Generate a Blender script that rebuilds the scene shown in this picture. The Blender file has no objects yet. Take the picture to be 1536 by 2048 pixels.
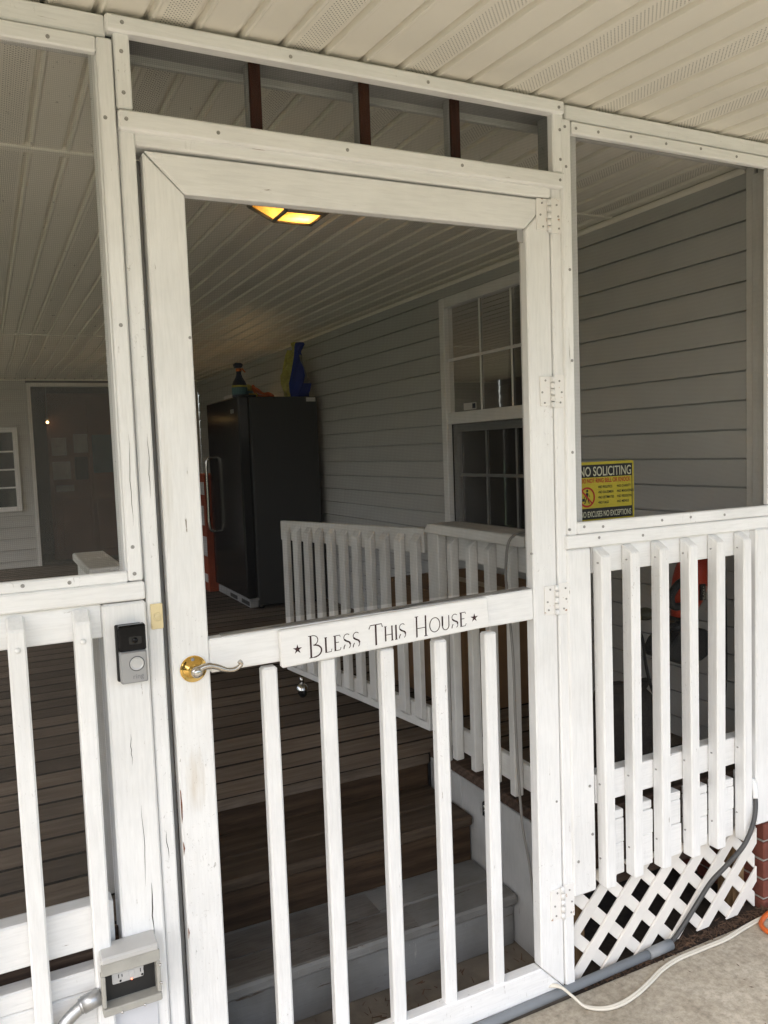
import bpy, bmesh, math, random
from mathutils import Vector, Matrix, Euler

random.seed(7)
SC = bpy.context.scene
COL = SC.collection
S = 1.1613            # the layout below is written in survey units of 1.1613 m
D, H = 1.55, 1.375    # camera distance from the screen wall and height, survey units

# ------------------------------------------------------------------ camera
cam_d = bpy.data.cameras.new('camera'); cam = bpy.data.objects.new('camera', cam_d); COL.objects.link(cam)
yaw, pit, rol = 0.4567115693, 0.0768809501, -0.0363041359
fwd = Vector((math.sin(yaw)*math.cos(pit), math.cos(yaw)*math.cos(pit), -math.sin(pit)))
rt = Vector((math.cos(yaw), -math.sin(yaw), 0)); up = rt.cross(fwd)
r2 = rt*math.cos(rol) + up*math.sin(rol); u2 = -rt*math.sin(rol) + up*math.cos(rol)
m = Matrix((r2, u2, -fwd)).transposed().to_4x4(); m.translation = Vector((0, -D*S, H*S))
cam.matrix_world = m
cam_d.sensor_fit = 'HORIZONTAL'; cam_d.sensor_width = 36; cam_d.lens = 36*1621.93/1536
cam_d.clip_start = 0.02; cam_d.clip_end = 500
SC.camera = cam

# ------------------------------------------------------------------ sky, sun, exposure
SUN_EL, SUN_AZ = math.radians(50), math.radians(238)      # azimuth clockwise from +y
w = bpy.data.worlds.new('World'); SC.world = w; w.use_nodes = True
nt = w.node_tree; bg = nt.nodes['Background']
sky = nt.nodes.new('ShaderNodeTexSky'); sky.sky_type = 'NISHITA'; sky.sun_disc = False
sky.sun_elevation = SUN_EL; sky.sun_rotation = SUN_AZ; sky.air_density = 1.0; sky.dust_density = 4.0; sky.ozone_density = 0.6
hs = nt.nodes.new('ShaderNodeHueSaturation'); hs.inputs['Saturation'].default_value = 0.74
nt.links.new(sky.outputs[0], hs.inputs['Color']); nt.links.new(hs.outputs[0], bg.inputs['Color'])
bg.inputs['Strength'].default_value = 0.15
sd = bpy.data.lights.new('sun', 'SUN'); sun = bpy.data.objects.new('sun', sd); COL.objects.link(sun)
sd.energy = 1.0; sd.angle = math.radians(40); sd.color = (1.0, 0.975, 0.94)
sdir = Vector((math.sin(SUN_AZ)*math.cos(SUN_EL), math.cos(SUN_AZ)*math.cos(SUN_EL), math.sin(SUN_EL)))
sun.rotation_euler = sdir.to_track_quat('Z', 'Y').to_euler(); sun.location = sdir*20
SC.view_settings.view_transform = 'Standard'; SC.view_settings.look = 'None'
SC.view_settings.gamma = 1.0; SC.view_settings.use_curve_mapping = False
SC.view_settings.exposure = 1.64
SC.cycles.use_denoising = True
SC.cycles.max_bounces = 8; SC.cycles.diffuse_bounces = 5; SC.cycles.transparent_max_bounces = 12
SC.cycles.sample_clamp_indirect = 6.0

# ------------------------------------------------------------------ materials
def new_mat(name):
    mt = bpy.data.materials.new(name); mt.use_nodes = True
    n = mt.node_tree.nodes; b = n['Principled BSDF']
    return mt, mt.node_tree, n, b

def nd(t, kind, **kw):
    x = t.nodes.new(kind)
    for k, v in kw.items():
        if k in x.inputs: x.inputs[k].default_value = v
        else: setattr(x, k, v)
    return x

def coords(t, scale, rand=True):
    """object position stretched by scale, shifted per object"""
    g = t.nodes.new('ShaderNodeTexCoord')
    src = g.outputs['Object']
    if rand:
        oi = t.nodes.new('ShaderNodeObjectInfo')
        ml = nd(t, 'ShaderNodeMath', operation='MULTIPLY'); ml.inputs[1].default_value = 37.0
        t.links.new(oi.outputs['Random'], ml.inputs[0])
        cb = t.nodes.new('ShaderNodeCombineXYZ')
        for i in range(3): t.links.new(ml.outputs[0], cb.inputs[i])
        ad = nd(t, 'ShaderNodeVectorMath', operation='ADD')
        t.links.new(src, ad.inputs[0]); t.links.new(cb.outputs[0], ad.inputs[1]); src = ad.outputs[0]
    mp = t.nodes.new('ShaderNodeMapping'); mp.inputs['Scale'].default_value = scale
    t.links.new(src, mp.inputs['Vector'])
    return mp.outputs[0]

def ramp(t, fac, stops):
    r = t.nodes.new('ShaderNodeValToRGB'); e = r.color_ramp.elements
    while len(e) < len(stops): e.new(0.5)
    for el, (p, c) in zip(e, stops):
        el.position = p; el.color = (*c, 1) if len(c) == 3 else c
    t.links.new(fac, r.inputs[0]); return r.outputs[0]

def mixc(t, fac, a, b, mode='MIX'):
    x = t.nodes.new('ShaderNodeMix'); x.data_type = 'RGBA'; x.blend_type = mode
    for sock, v in ((x.inputs[0], fac), (x.inputs[6], a), (x.inputs[7], b)):
        if isinstance(v, bpy.types.NodeSocket): t.links.new(v, sock)
        else: sock.default_value = v if isinstance(v, (int, float)) else (*v, 1)
    return x.outputs[2]

def noise(t, vec, scale, detail=4, rough=0.55, dist=0.0):
    n = nd(t, 'ShaderNodeTexNoise', Scale=scale, Detail=detail, Roughness=rough, Distortion=dist)
    t.links.new(vec, n.inputs['Vector']); return n.outputs['Fac']

def bump(t, b, h, strength, dist=0.002):
    x = nd(t, 'ShaderNodeBump', Strength=strength, Distance=dist)
    t.links.new(h, x.inputs['Height']); t.links.new(x.outputs[0], b.inputs['Normal'])

AX = {'x': (1, 12, 12), 'y': (12, 1, 12), 'z': (12, 12, 1)}
def paint(name, axis, base, dark, wear=0.70, chip=(0.26, 0.21, 0.17), rough=0.42, chipthr=0.684, streak=0.07, grain=0.42, stains=()):
    """brushed paint on wood: streaks and grain along the board, soft grime, few chips"""
    mt, t, n, b = new_mat(name)
    st = tuple(v*2.2 for v in AX[axis])
    v1 = coords(t, st); v2 = coords(t, (1, 1, 1)); v3 = coords(t, tuple(0.45*v for v in AX[axis]))
    g1 = noise(t, v1, 6, 6, 0.6, 0.3)
    blot = noise(t, v2, 3.2, 5, 0.6, 0.2)
    c = mixc(t, blot, dark, base)
    rr = ramp(t, blot, [(0.32, (0, 0, 0)), (0.62, (1, 1, 1))])
    c = mixc(t, rr, dark, base)
    stz = ramp(t, g1, [(0.34, (1-streak,)*3), (0.60, (1, 1, 1))])
    c = mixc(t, 1.0, c, stz, 'MULTIPLY')
    ch = noise(t, v3, 14, 6, 0.72, 0.6)
    chm = ramp(t, ch, [(chipthr, (0, 0, 0)), (chipthr+0.015, (1, 1, 1))])
    c = mixc(t, chm, c, chip)
    # hairline scuffs
    sv = coords(t, (60, 60, 9) if axis != 'z' else (60, 60, 40)); sc = noise(t, sv, 1.6, 5, 0.75, 1.5)
    lo = noise(t, coords(t, (1, 1, 1)), 2.3, 3, 0.5)
    sm = nd(t, 'ShaderNodeMath', operation='MULTIPLY'); t.links.new(ramp(t, sc, [(0.62, (0, 0, 0)), (0.67, (1, 1, 1))]), sm.inputs[0]); t.links.new(ramp(t, lo, [(0.52, (0, 0, 0)), (0.62, (0.75,)*3)]), sm.inputs[1])
    c = mixc(t, sm.outputs[0], c, (0.36, 0.34, 0.31))
    for (px_, pz_, rx_, rz_, col_, amt_) in stains:
        oc2 = t.nodes.new('ShaderNodeTexCoord'); mp2 = t.nodes.new('ShaderNodeMapping')
        mp2.inputs['Location'].default_value = (-px_/rx_, 0, -pz_/rz_); mp2.inputs['Scale'].default_value = (1/rx_, 0, 1/rz_)
        t.links.new(oc2.outputs['Object'], mp2.inputs['Vector'])
        ln = nd(t, 'ShaderNodeVectorMath', operation='LENGTH'); t.links.new(mp2.outputs[0], ln.inputs[0])
        nz_ = nd(t, 'ShaderNodeMath', operation='MULTIPLY_ADD'); t.links.new(noise(t, v1, 3, 5, 0.65), nz_.inputs[0]); nz_.inputs[1].default_value = 0.95; t.links.new(ln.outputs['Value'], nz_.inputs[2])
        c = mixc(t, ramp(t, nz_.outputs[0], [(0.45, (amt_,)*3), (1.0, (0, 0, 0))]), c, col_)
    t.links.new(c, b.inputs['Base Color']); b.inputs['Roughness'].default_value = rough
    b.inputs['Specular IOR Level'].default_value = 0.35
    hsum = nd(t, 'ShaderNodeMath', operation='SUBTRACT'); t.links.new(g1, hsum.inputs[0]); t.links.new(chm, hsum.inputs[1])
    bump(t, b, hsum.outputs[0], grain, 0.0022)
    return mt

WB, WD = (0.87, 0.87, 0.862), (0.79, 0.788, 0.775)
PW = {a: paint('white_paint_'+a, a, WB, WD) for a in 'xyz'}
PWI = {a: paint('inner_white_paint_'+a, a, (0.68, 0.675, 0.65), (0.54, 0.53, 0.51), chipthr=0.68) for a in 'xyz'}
PG = {a: paint('grey_paint_'+a, a, (0.42, 0.42, 0.415), (0.30, 0.30, 0.295), chipthr=0.665, chip=(0.10, 0.07, 0.05)) for a in 'xyz'}
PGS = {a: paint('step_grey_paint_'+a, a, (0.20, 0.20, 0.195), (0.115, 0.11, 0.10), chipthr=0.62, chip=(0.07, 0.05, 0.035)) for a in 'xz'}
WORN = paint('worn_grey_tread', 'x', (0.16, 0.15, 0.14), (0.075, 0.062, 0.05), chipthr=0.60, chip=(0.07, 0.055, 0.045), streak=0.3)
WTOP = paint('weathered_rail_top', 'x', (0.42, 0.41, 0.39), (0.16, 0.155, 0.15), chipthr=0.56, chip=(0.04, 0.04, 0.04), streak=0.35)

def wood(name, axis, cols, rough=0.7, gscale=1.0, var=0.35, wave=0.22):
    mt, t, n, b = new_mat(name)
    v1 = coords(t, tuple(x*2.0*gscale for x in AX[axis])); v2 = coords(t, (1, 1, 1))
    v3 = coords(t, tuple(x*0.55*gscale for x in AX[axis]))
    g = noise(t, v1, 5, 8, 0.65, 0.6); bl = noise(t, v2, 2.5, 4, 0.6)
    wv = nd(t, 'ShaderNodeTexWave', Scale=2.2, Distortion=7.0, Detail=3.0); wv.wave_type = 'RINGS'
    wv.inputs['Detail Scale'].default_value = 0.8
    t.links.new(v3, wv.inputs['Vector'])
    f = nd(t, 'ShaderNodeMath', operation='MULTIPLY_ADD'); f.inputs[1].default_value = wave
    t.links.new(wv.outputs['Fac'], f.inputs[0]); t.links.new(g, f.inputs[2])
    c = ramp(t, f.outputs[0], [(0.30, cols[0]), (0.55, cols[1]), (0.85, cols[2])])
    oi = t.nodes.new('ShaderNodeObjectInfo')
    vr = ramp(t, oi.outputs['Random'], [(0, (1-var,)*3), (1, (1.0, 1.0, 1.0))])
    c = mixc(t, 1.0, c, vr, 'MULTIPLY')
    br = ramp(t, bl, [(0.35, (0.72, 0.72, 0.72)), (0.65, (1, 1, 1))])
    c = mixc(t, 1.0, c, br, 'MULTIPLY')
    t.links.new(c, b.inputs['Base Color']); b.inputs['Roughness'].default_value = rough
    b.inputs['Specular IOR Level'].default_value = 0.25
    bump(t, b, f.outputs[0], 0.6, 0.003)
    return mt

DECKW = wood('weathered_deck_wood', 'x', [(0.11, 0.08, 0.057), (0.18, 0.138, 0.104), (0.26, 0.21, 0.165)], gscale=0.6, var=0.5, wave=0.10)
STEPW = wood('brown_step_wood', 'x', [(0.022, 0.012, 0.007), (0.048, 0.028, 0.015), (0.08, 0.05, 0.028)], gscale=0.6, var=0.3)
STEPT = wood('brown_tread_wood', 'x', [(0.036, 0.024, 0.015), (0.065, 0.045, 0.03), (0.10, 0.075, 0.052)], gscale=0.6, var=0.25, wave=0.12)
REDW = wood('stained_redwood', 'z', [(0.035, 0.010, 0.006), (0.075, 0.022, 0.013), (0.12, 0.04, 0.02)], var=0.2)
POSTW = wood('treated_post_wood', 'z', [(0.12, 0.07, 0.03), (0.26, 0.16, 0.08), (0.38, 0.26, 0.14)], var=0.2)
DARKW = wood('dark_bare_wood', 'x', [(0.03, 0.02, 0.015), (0.07, 0.045, 0.032), (0.12, 0.08, 0.06)], var=0.2)

def plain(name, col, rough=0.5, metal=0.0, var=0.12, scale=8, bmp=0.0, bscale=60, spec=0.4):
    mt, t, n, b = new_mat(name)
    v = coords(t, (1, 1, 1)); bl = noise(t, v, scale, 5, 0.6)
    rr = ramp(t, bl, [(0.3, tuple(c*(1-var) for c in col)), (0.7, col)])
    t.links.new(rr, b.inputs['Base Color'])
    b.inputs['Roughness'].default_value = rough; b.inputs['Metallic'].default_value = metal
    b.inputs['Specular IOR Level'].default_value = spec
    if bmp:
        bump(t, b, noise(t, v, bscale, 4, 0.6), bmp, 0.002)
    return mt

def soffit_mat(name, holes):
    mt, t, n, b = new_mat(name)
    v = coords(t, (1, 1, 1)); c = ramp(t, noise(t, v, 2.0, 4, 0.6), [(0.3, (0.76, 0.73, 0.645)), (0.7, (0.82, 0.79, 0.705))])
    if holes:
        g = coords(t, (1, 1, 1), rand=False)
        mp = t.nodes.new('ShaderNodeMapping'); mp.inputs['Rotation'].default_value = (0, 0, math.radians(45)); mp.inputs['Scale'].default_value = (128, 128, 0)
        t.links.new(g, mp.inputs['Vector'])
        vo = nd(t, 'ShaderNodeTexVoronoi', Scale=1.0, Randomness=0.0); vo.voronoi_dimensions = '2D'
        t.links.new(mp.outputs[0], vo.inputs['Vector'])
        hm = ramp(t, vo.outputs['Distance'], [(0.15, (1, 1, 1)), (0.22, (0, 0, 0))])
        # only the middle of the course is punched
        sx = t.nodes.new('ShaderNodeSeparateXYZ'); t.links.new(g, sx.inputs[0])
        c = mixc(t, hm, c, (0.03, 0.028, 0.025))
    t.links.new(c, b.inputs['Base Color']); b.inputs['Roughness'].default_value = 0.55
    b.inputs['Specular IOR Level'].default_value = 0.3
    bump(t, b, noise(t, coords(t, (30, 2, 30)), 4, 4, 0.6), 0.10, 0.002)
    return mt
SOF, SOFH = soffit_mat('vinyl_soffit', False), soffit_mat('vinyl_soffit_vented', True)
SOFD = plain('soffit_groove_end', (0.03, 0.027, 0.024), 0.9)

def siding_mat(name, axis, col):
    mt, t, n, b = new_mat(name)
    st = {'x': (1.5, 30, 30), 'y': (30, 1.5, 30)}[axis]
    g = noise(t, coords(t, st), 4, 5, 0.6); bl = noise(t, coords(t, (1, 1, 1)), 1.6, 5, 0.6)
    c = ramp(t, bl, [(0.3, tuple(x*0.90 for x in col)), (0.7, col)])
    oi = t.nodes.new('ShaderNodeObjectInfo')
    c = mixc(t, 1.0, c, ramp(t, oi.outputs['Random'], [(0, (0.95,)*3), (1, (1, 1, 1))]), 'MULTIPLY')
    t.links.new(c, b.inputs['Base Color']); b.inputs['Roughness'].default_value = 0.6
    b.inputs['Specular IOR Level'].default_value = 0.25
    bump(t, b, g, 0.25, 0.0015)
    return mt
SIDE = siding_mat('grey_siding_side', 'y', (0.52, 0.52, 0.505))
SIDEX = siding_mat('grey_siding_end', 'x', (0.50, 0.495, 0.47))

def screen_mat(name, density, col, specks=0.0):
    mt, t, n, b = new_mat(name)
    for x in list(n):
        if x.type != 'OUTPUT_MATERIAL': n.remove(x)
    out = [x for x in n if x.type == 'OUTPUT_MATERIAL'][0]
    tr = n.new('ShaderNodeBsdfTransparent'); df = n.new('ShaderNodeBsdfDiffuse'); df.inputs['Color'].default_value = (*col, 1)
    v = coords(t, (1, 1, 1), rand=False)
    # woven threads, dust in soft patches
    wx = nd(t, 'ShaderNodeTexWave', Scale=82.0, Distortion=0.25); wx.bands_direction = 'X'
    wz = nd(t, 'ShaderNodeTexWave', Scale=82.0, Distortion=0.25); wz.bands_direction = 'Z'
    t.links.new(v, wx.inputs['Vector']); t.links.new(v, wz.inputs['Vector'])
    mx = nd(t, 'ShaderNodeMath', operation='MAXIMUM'); t.links.new(wx.outputs['Fac'], mx.inputs[0]); t.links.new(wz.outputs['Fac'], mx.inputs[1])
    du = noise(t, v, 3.0, 5, 0.6)
    a = nd(t, 'ShaderNodeMath', operation='MULTIPLY'); t.links.new(mx.outputs[0], a.inputs[0]); a.inputs[1].default_value = density*1.1
    a2 = nd(t, 'ShaderNodeMath', operation='MULTIPLY_ADD'); t.links.new(du, a2.inputs[0]); a2.inputs[1].default_value = density*0.5
    t.links.new(a.outputs[0], a2.inputs[2])
    fac = a2.outputs[0]
    if specks:
        sp = noise(t, v, 120, 2, 0.5)
        sm = ramp(t, sp, [(0.70, (0, 0, 0)), (0.76, (specks,)*3)])
        a3 = nd(t, 'ShaderNodeMath', operation='ADD'); t.links.new(fac, a3.inputs[0]); t.links.new(sm, a3.inputs[1]); fac = a3.outputs[0]
    ms = n.new('ShaderNodeMixShader'); t.links.new(fac, ms.inputs[0]); t.links.new(tr.outputs[0], ms.inputs[1]); t.links.new(df.outputs[0], ms.inputs[2])
    t.links.new(ms.outputs[0], out.inputs['Surface'])
    return mt
MESH = screen_mat('insect_screen', 0.27, (0.012, 0.012, 0.012))
MESHL = screen_mat('lower_insect_screen', 0.18, (0.10, 0.095, 0.085))
MESHD = screen_mat('dusty_insect_screen', 0.21, (0.15, 0.145, 0.13), 0.30)
MESHS = screen_mat('paint_flecked_screen', 0.30, (0.025, 0.024, 0.022), 0.18)

def glass_mat(name, tint=(0.02, 0.02, 0.02), rough=0.02):
    mt, t, n, b = new_mat(name)
    for x in list(n):
        if x.type != 'OUTPUT_MATERIAL': n.remove(x)
    out = [x for x in n if x.type == 'OUTPUT_MATERIAL'][0]
    tr = n.new('ShaderNodeBsdfTransparent'); tr.inputs['Color'].default_value = (0.82, 0.85, 0.83, 1)
    gl = n.new('ShaderNodeBsdfGlossy'); gl.inputs['Roughness'].default_value = rough
    fr = nd(t, 'ShaderNodeFresnel', IOR=1.22)
    ad = nd(t, 'ShaderNodeMath', operation='ADD'); ad.inputs[1].default_value = 0.0; t.links.new(fr.outputs[0], ad.inputs[0])
    ms = n.new('ShaderNodeMixShader'); t.links.new(ad.outputs[0], ms.inputs[0])
    t.links.new(tr.outputs[0], ms.inputs[1]); t.links.new(gl.outputs[0], ms.inputs[2]); t.links.new(ms.outputs[0], out.inputs['Surface'])
    return mt
GLASS = glass_mat('window_glass')
VINYL = plain('white_vinyl', (0.84, 0.835, 0.82), 0.4)
TRIMW = plain('white_trim', (0.70, 0.69, 0.66), 0.5)
BLACKP = plain('black_plastic', (0.012, 0.012, 0.013), 0.25)
BLACKG = plain('gloss_black', (0.004, 0.004, 0.005), 0.12, spec=0.18)
BLACKM = plain('matt_black', (0.018, 0.018, 0.018), 0.55)
FRZ = plain('black_freezer_steel', (0.032, 0.032, 0.033), 0.42, bmp=0.15, bscale=220)
FRZD = plain('black_freezer_door', (0.010, 0.010, 0.011), 0.16)
SILV = plain('satin_silver', (0.36, 0.365, 0.375), 0.38, 0.45, var=0.05)
CHROME = plain('brushed_steel', (0.62, 0.61, 0.59), 0.18, 1.0, var=0.08)
NICKEL = plain('satin_nickel', (0.50, 0.46, 0.41), 0.20, 1.0, var=0.1)
BRASS = plain('polished_brass', (0.80, 0.52, 0.15), 0.14, 1.0, var=0.08)
GALV = plain('galvanised_metal', (0.50, 0.51, 0.52), 0.42, 0.85, var=0.25, scale=60)
PVCG = plain('grey_pvc', (0.27, 0.285, 0.30), 0.5, var=0.25, scale=5)
CABLE = plain('grey_cable', (0.07, 0.07, 0.07), 0.5)
CORDW = plain('white_cord', (0.70, 0.66, 0.57), 0.45)
CORDG = plain('grey_cord', (0.24, 0.23, 0.215), 0.5)
ORANGE = plain('orange_rubber', (0.62, 0.13, 0.025), 0.4)
BEIGE = plain('ivory_plastic', (0.74, 0.62, 0.36), 0.45)
OUTB = plain('outlet_grey', (0.42, 0.41, 0.37), 0.45, var=0.2, scale=20)
OUTW = plain('outlet_white', (0.55, 0.545, 0.53), 0.35)
LATT = plain('lattice_vinyl', (0.80, 0.77, 0.72), 0.5, var=0.14, scale=7)
INK = plain('dark_red_ink', (0.035, 0.010, 0.010), 0.6)
YEL = plain('sign_yellow', (0.50, 0.42, 0.025), 0.4, var=0.15, scale=12)
SBLK = plain('sign_black', (0.012, 0.011, 0.012), 0.4)
SWHT = plain('sign_pale', (0.55, 0.54, 0.40), 0.4)
SRED = plain('sign_red', (0.40, 0.025, 0.012), 0.4)
REDP = plain('red_plastic', (0.48, 0.045, 0.015), 0.35)
YELP = plain('yellow_plastic', (0.55, 0.38, 0.02), 0.4)
SCREW = plain('painted_screw', (0.42, 0.41, 0.39), 0.5, 0.2, var=0.5, scale=300)
RUST = plain('rust', (0.20, 0.07, 0.025), 0.8, var=0.5, scale=60)
CARD = plain('brown_cardboard', (0.20, 0.115, 0.055), 0.8, var=0.2)
BAGD = plain('dark_bag', (0.055, 0.045, 0.036), 0.7, var=0.5, scale=25)
CURT = plain('curtain_cloth', (0.36, 0.25, 0.17), 0.9)
DARKR = plain('dark_room', (0.05, 0.045, 0.04), 0.9)
BROWND = plain('brown_door_wood', (0.24, 0.095, 0.055), 0.55, var=0.3, scale=5)
PAPER = plain('pale_paper', (0.62, 0.60, 0.58), 0.7, var=0.3, scale=14)
BLUEB = plain('blue_film', (0.015, 0.04, 0.30), 0.25, var=0.3, scale=14)
YELB = plain('yellow_film', (0.52, 0.48, 0.10), 0.3, var=0.5, scale=22)
NAVY = plain('navy_plastic', (0.012, 0.018, 0.05), 0.3)
TEAL = plain('teal_label', (0.07, 0.16, 0.18), 0.5)
ORG = plain('orange_plastic', (0.60, 0.16, 0.035), 0.4)
ORBOX = plain('orange_box_card', (0.30, 0.055, 0.02), 0.7, var=0.3, scale=9)
BRICKM = plain('red_brick', (0.20, 0.062, 0.042), 0.85, var=0.4, scale=20, bmp=0.5)
MORT = plain('mortar', (0.38, 0.35, 0.31), 0.9, bmp=0.5)
BRONZE = plain('bronze_frame', (0.26, 0.24, 0.21), 0.5, 0.2)

def hinge_mat():
    mt, t, n, b = new_mat('painted_rusty_hinge')
    v = coords(t, (1, 1, 1)); f = noise(t, v, 55, 5, 0.65)
    oi = t.nodes.new('ShaderNodeObjectInfo')
    c = ramp(t, f, [(0.62, (0.82, 0.805, 0.78)), (0.67, (0.45, 0.27, 0.16)), (0.74, (0.17, 0.06, 0.025))])
    t.links.new(c, b.inputs['Base Color']); b.inputs['Roughness'].default_value = 0.5
    bump(t, b, f, 0.3, 0.001); return mt
HINGE = hinge_mat()

def concrete():
    mt, t, n, b = new_mat('patio_concrete')
    v = coords(t, (1, 1, 1), rand=False)
    f1 = noise(t, v, 1.6, 6, 0.65); f2 = noise(t, v, 45, 6, 0.75); f3 = noise(t, v, 170, 3, 0.7); f4 = noise(t, v, 11, 5, 0.6)
    c = ramp(t, f1, [(0.3, (0.38, 0.338, 0.27)), (0.7, (0.54, 0.485, 0.395))])
    c = mixc(t, 1.0, c, ramp(t, f2, [(0.28, (0.55, 0.54, 0.52)), (0.60, (1.08, 1.08, 1.08))]), 'MULTIPLY')
    c = mixc(t, 1.0, c, ramp(t, f4, [(0.33, (0.80, 0.78, 0.75)), (0.6, (1, 1, 1))]), 'MULTIPLY')
    c = mixc(t, ramp(t, f3, [(0.66, (0, 0, 0)), (0.72, (0.8,)*3)]), c, (0.09, 0.075, 0.06))
    t.links.new(c, b.inputs['Base Color']); b.inputs['Roughness'].default_value = 0.9
    bump(t, b, f2, 0.5, 0.004); return mt
CONC = concrete()
SOIL = plain('dark_soil', (0.05, 0.036, 0.026), 0.95, var=0.5, scale=30, bmp=0.9, bscale=60)
GRASS = plain('lawn', (0.085, 0.12, 0.04), 0.95, var=0.4, scale=3)
LEAF = plain('dry_leaf', (0.13, 0.075, 0.045), 0.8, var=0.5, scale=30)

def amber():
    mt, t, n, b = new_mat('amber_glass')
    for x in list(n):
        if x.type != 'OUTPUT_MATERIAL': n.remove(x)
    out = [x for x in n if x.type == 'OUTPUT_MATERIAL'][0]
    f = noise(t, coords(t, (1, 1, 1)), 30, 4, 0.6)
    c = ramp(t, f, [(0.3, (0.86, 0.42, 0.09)), (0.7, (0.98, 0.70, 0.22))])
    tl = n.new('ShaderNodeBsdfTranslucent'); gl = n.new('ShaderNodeBsdfGlossy'); gl.inputs['Roughness'].default_value = 0.1
    t.links.new(c, tl.inputs['Color'])
    ms = n.new('ShaderNodeMixShader'); ms.inputs[0].default_value = 0.04
    t.links.new(tl.outputs[0], ms.inputs[1]); t.links.new(gl.outputs[0], ms.inputs[2]); t.links.new(ms.outputs[0], out.inputs['Surface'])
    return mt
AMBER = amber()
def emit(name, col, st):
    mt, t, n, b = new_mat(name); b.inputs['Base Color'].default_value = (*col, 1)
    b.inputs['Emission Color'].default_value = (*col, 1); b.inputs['Emission Strength'].default_value = st; return mt

# ------------------------------------------------------------------ builders (survey units in, metres out)
def tag(o, label=None, cat=None, group=None, kind=None):
    if label: o['label'] = label
    if cat: o['category'] = cat
    if group: o['group'] = group
    if kind: o['kind'] = kind
    return o

def thing(name, loc, label, cat, group=None, kind=None):
    e = bpy.data.objects.new(name, None); COL.objects.link(e); e.empty_display_size = 0.05
    e.location = Vector(loc)*S
    return tag(e, label, cat, group, kind)

def base_of(p):
    while p is not None and p.parent is not None: p = p.parent
    return Vector(p.location) if p is not None else Vector((0, 0, 0))

def link(name, bm, mats, parent, smooth=False):
    """bm holds survey-unit world coordinates"""
    off = base_of(parent)
    for v in bm.verts: v.co = v.co*S - off
    me = bpy.data.meshes.new(name); bm.normal_update(); bm.to_mesh(me); bm.free()
    for mt in (mats if isinstance(mats, (list, tuple)) else [mats]): me.materials.append(mt)
    if smooth:
        for p in me.polygons: p.use_smooth = True
    o = bpy.data.objects.new(name, me); COL.objects.link(o)
    if parent is not None: o.parent = parent
    return o

def add_box(bm, x0, x1, y0, y1, z0, z1, bev=0.0025, mi=0):
    r = bmesh.ops.create_cube(bm, size=1)
    vs = r['verts']
    for v in vs:
        v.co = Vector((x0 if v.co.x < 0 else x1, y0 if v.co.y < 0 else y1, z0 if v.co.z < 0 else z1))
    fs = list({f for v in vs for f in v.link_faces})
    for f in fs: f.material_index = mi
    if bev:
        es = list({e for v in vs for e in v.link_edges})
        bev = min(bev, 0.45*min(abs(x1-x0), abs(y1-y0), abs(z1-z0)))
        rr = bmesh.ops.bevel(bm, geom=es, offset=bev, segments=1, affect='EDGES', profile=0.5)
        for f in rr['faces']: f.material_index = mi
        vs = list({v for f in rr['faces'] for v in f.verts})
    return vs

def box(name, x0, x1, y0, y1, z0, z1, mat, parent, bev=0.0025, wob=0.0):
    bm = bmesh.new(); add_box(bm, x0, x1, y0, y1, z0, z1, bev)
    if wob:
        c = Vector(((x0+x1)/2, (y0+y1)/2, (z0+z1)/2))
        R = Euler((random.uniform(-wob, wob), random.uniform(-wob, wob), random.uniform(-wob, wob))).to_matrix()
        for v in bm.verts: v.co = c + R @ (v.co-c)
    return link(name, bm, mat, parent)

def fbox(name, x0, x1, z0, z1, yf, th, mat, parent, bev=0.0025, wob=0.0):
    """board whose front face was surveyed on the wall plane and really lies at depth yf"""
    k = 1+yf/D
    return box(name, x0*k, x1*k, yf, yf+th, H+(z0-H)*k, H+(z1-H)*k, mat, parent, bev, wob)

def prism(name, pts, axis, a0, a1, mat, parent, bev=0.0):
    """polygon pts in the plane across axis, extruded from a0 to a1"""
    bm = bmesh.new()
    def mk(p, a):
        return {'x': (a, p[0], p[1]), 'y': (p[0], a, p[1]), 'z': (p[0], p[1], a)}[axis]
    A = [bm.verts.new(mk(p, a0)) for p in pts]; B = [bm.verts.new(mk(p, a1)) for p in pts]
    bm.faces.new(A); bm.faces.new(B[::-1]); n = len(pts)
    for i in range(n): bm.faces.new((A[i], B[i], B[(i+1) % n], A[(i+1) % n]))
    bmesh.ops.recalc_face_normals(bm, faces=bm.faces)
    if bev: bmesh.ops.bevel(bm, geom=list(bm.edges), offset=bev, segments=1, affect='EDGES')
    return link(name, bm, mat, parent)

def add_tube(bm, pts, rad, seg=8, mi=0, cap=True):
    pts = [Vector(p) for p in pts]; n = len(pts); rings = []
    t0 = (pts[1]-pts[0]).normalized(); ref = Vector((0, 0, 1)) if abs(t0.z) < 0.9 else Vector((1, 0, 0))
    u = t0.cross(ref).normalized()
    for i, p in enumerate(pts):
        t = (pts[min(i+1, n-1)]-pts[max(i-1, 0)]).normalized()
        u = (u - t*u.dot(t)).normalized(); v = t.cross(u)
        r = rad[i] if isinstance(rad, (list, tuple)) else rad
        rings.append([bm.verts.new(p + (u*math.cos(2*math.pi*k/seg) + v*math.sin(2*math.pi*k/seg))*r) for k in range(seg)])
    for a, b in zip(rings, rings[1:]):
        for k in range(seg):
            f = bm.faces.new((a[k], a[(k+1) % seg], b[(k+1) % seg], b[k])); f.material_index = mi; f.smooth = True
    if cap:
        bm.faces.new(rings[0][::-1]).material_index = mi; bm.faces.new(rings[-1]).material_index = mi

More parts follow.
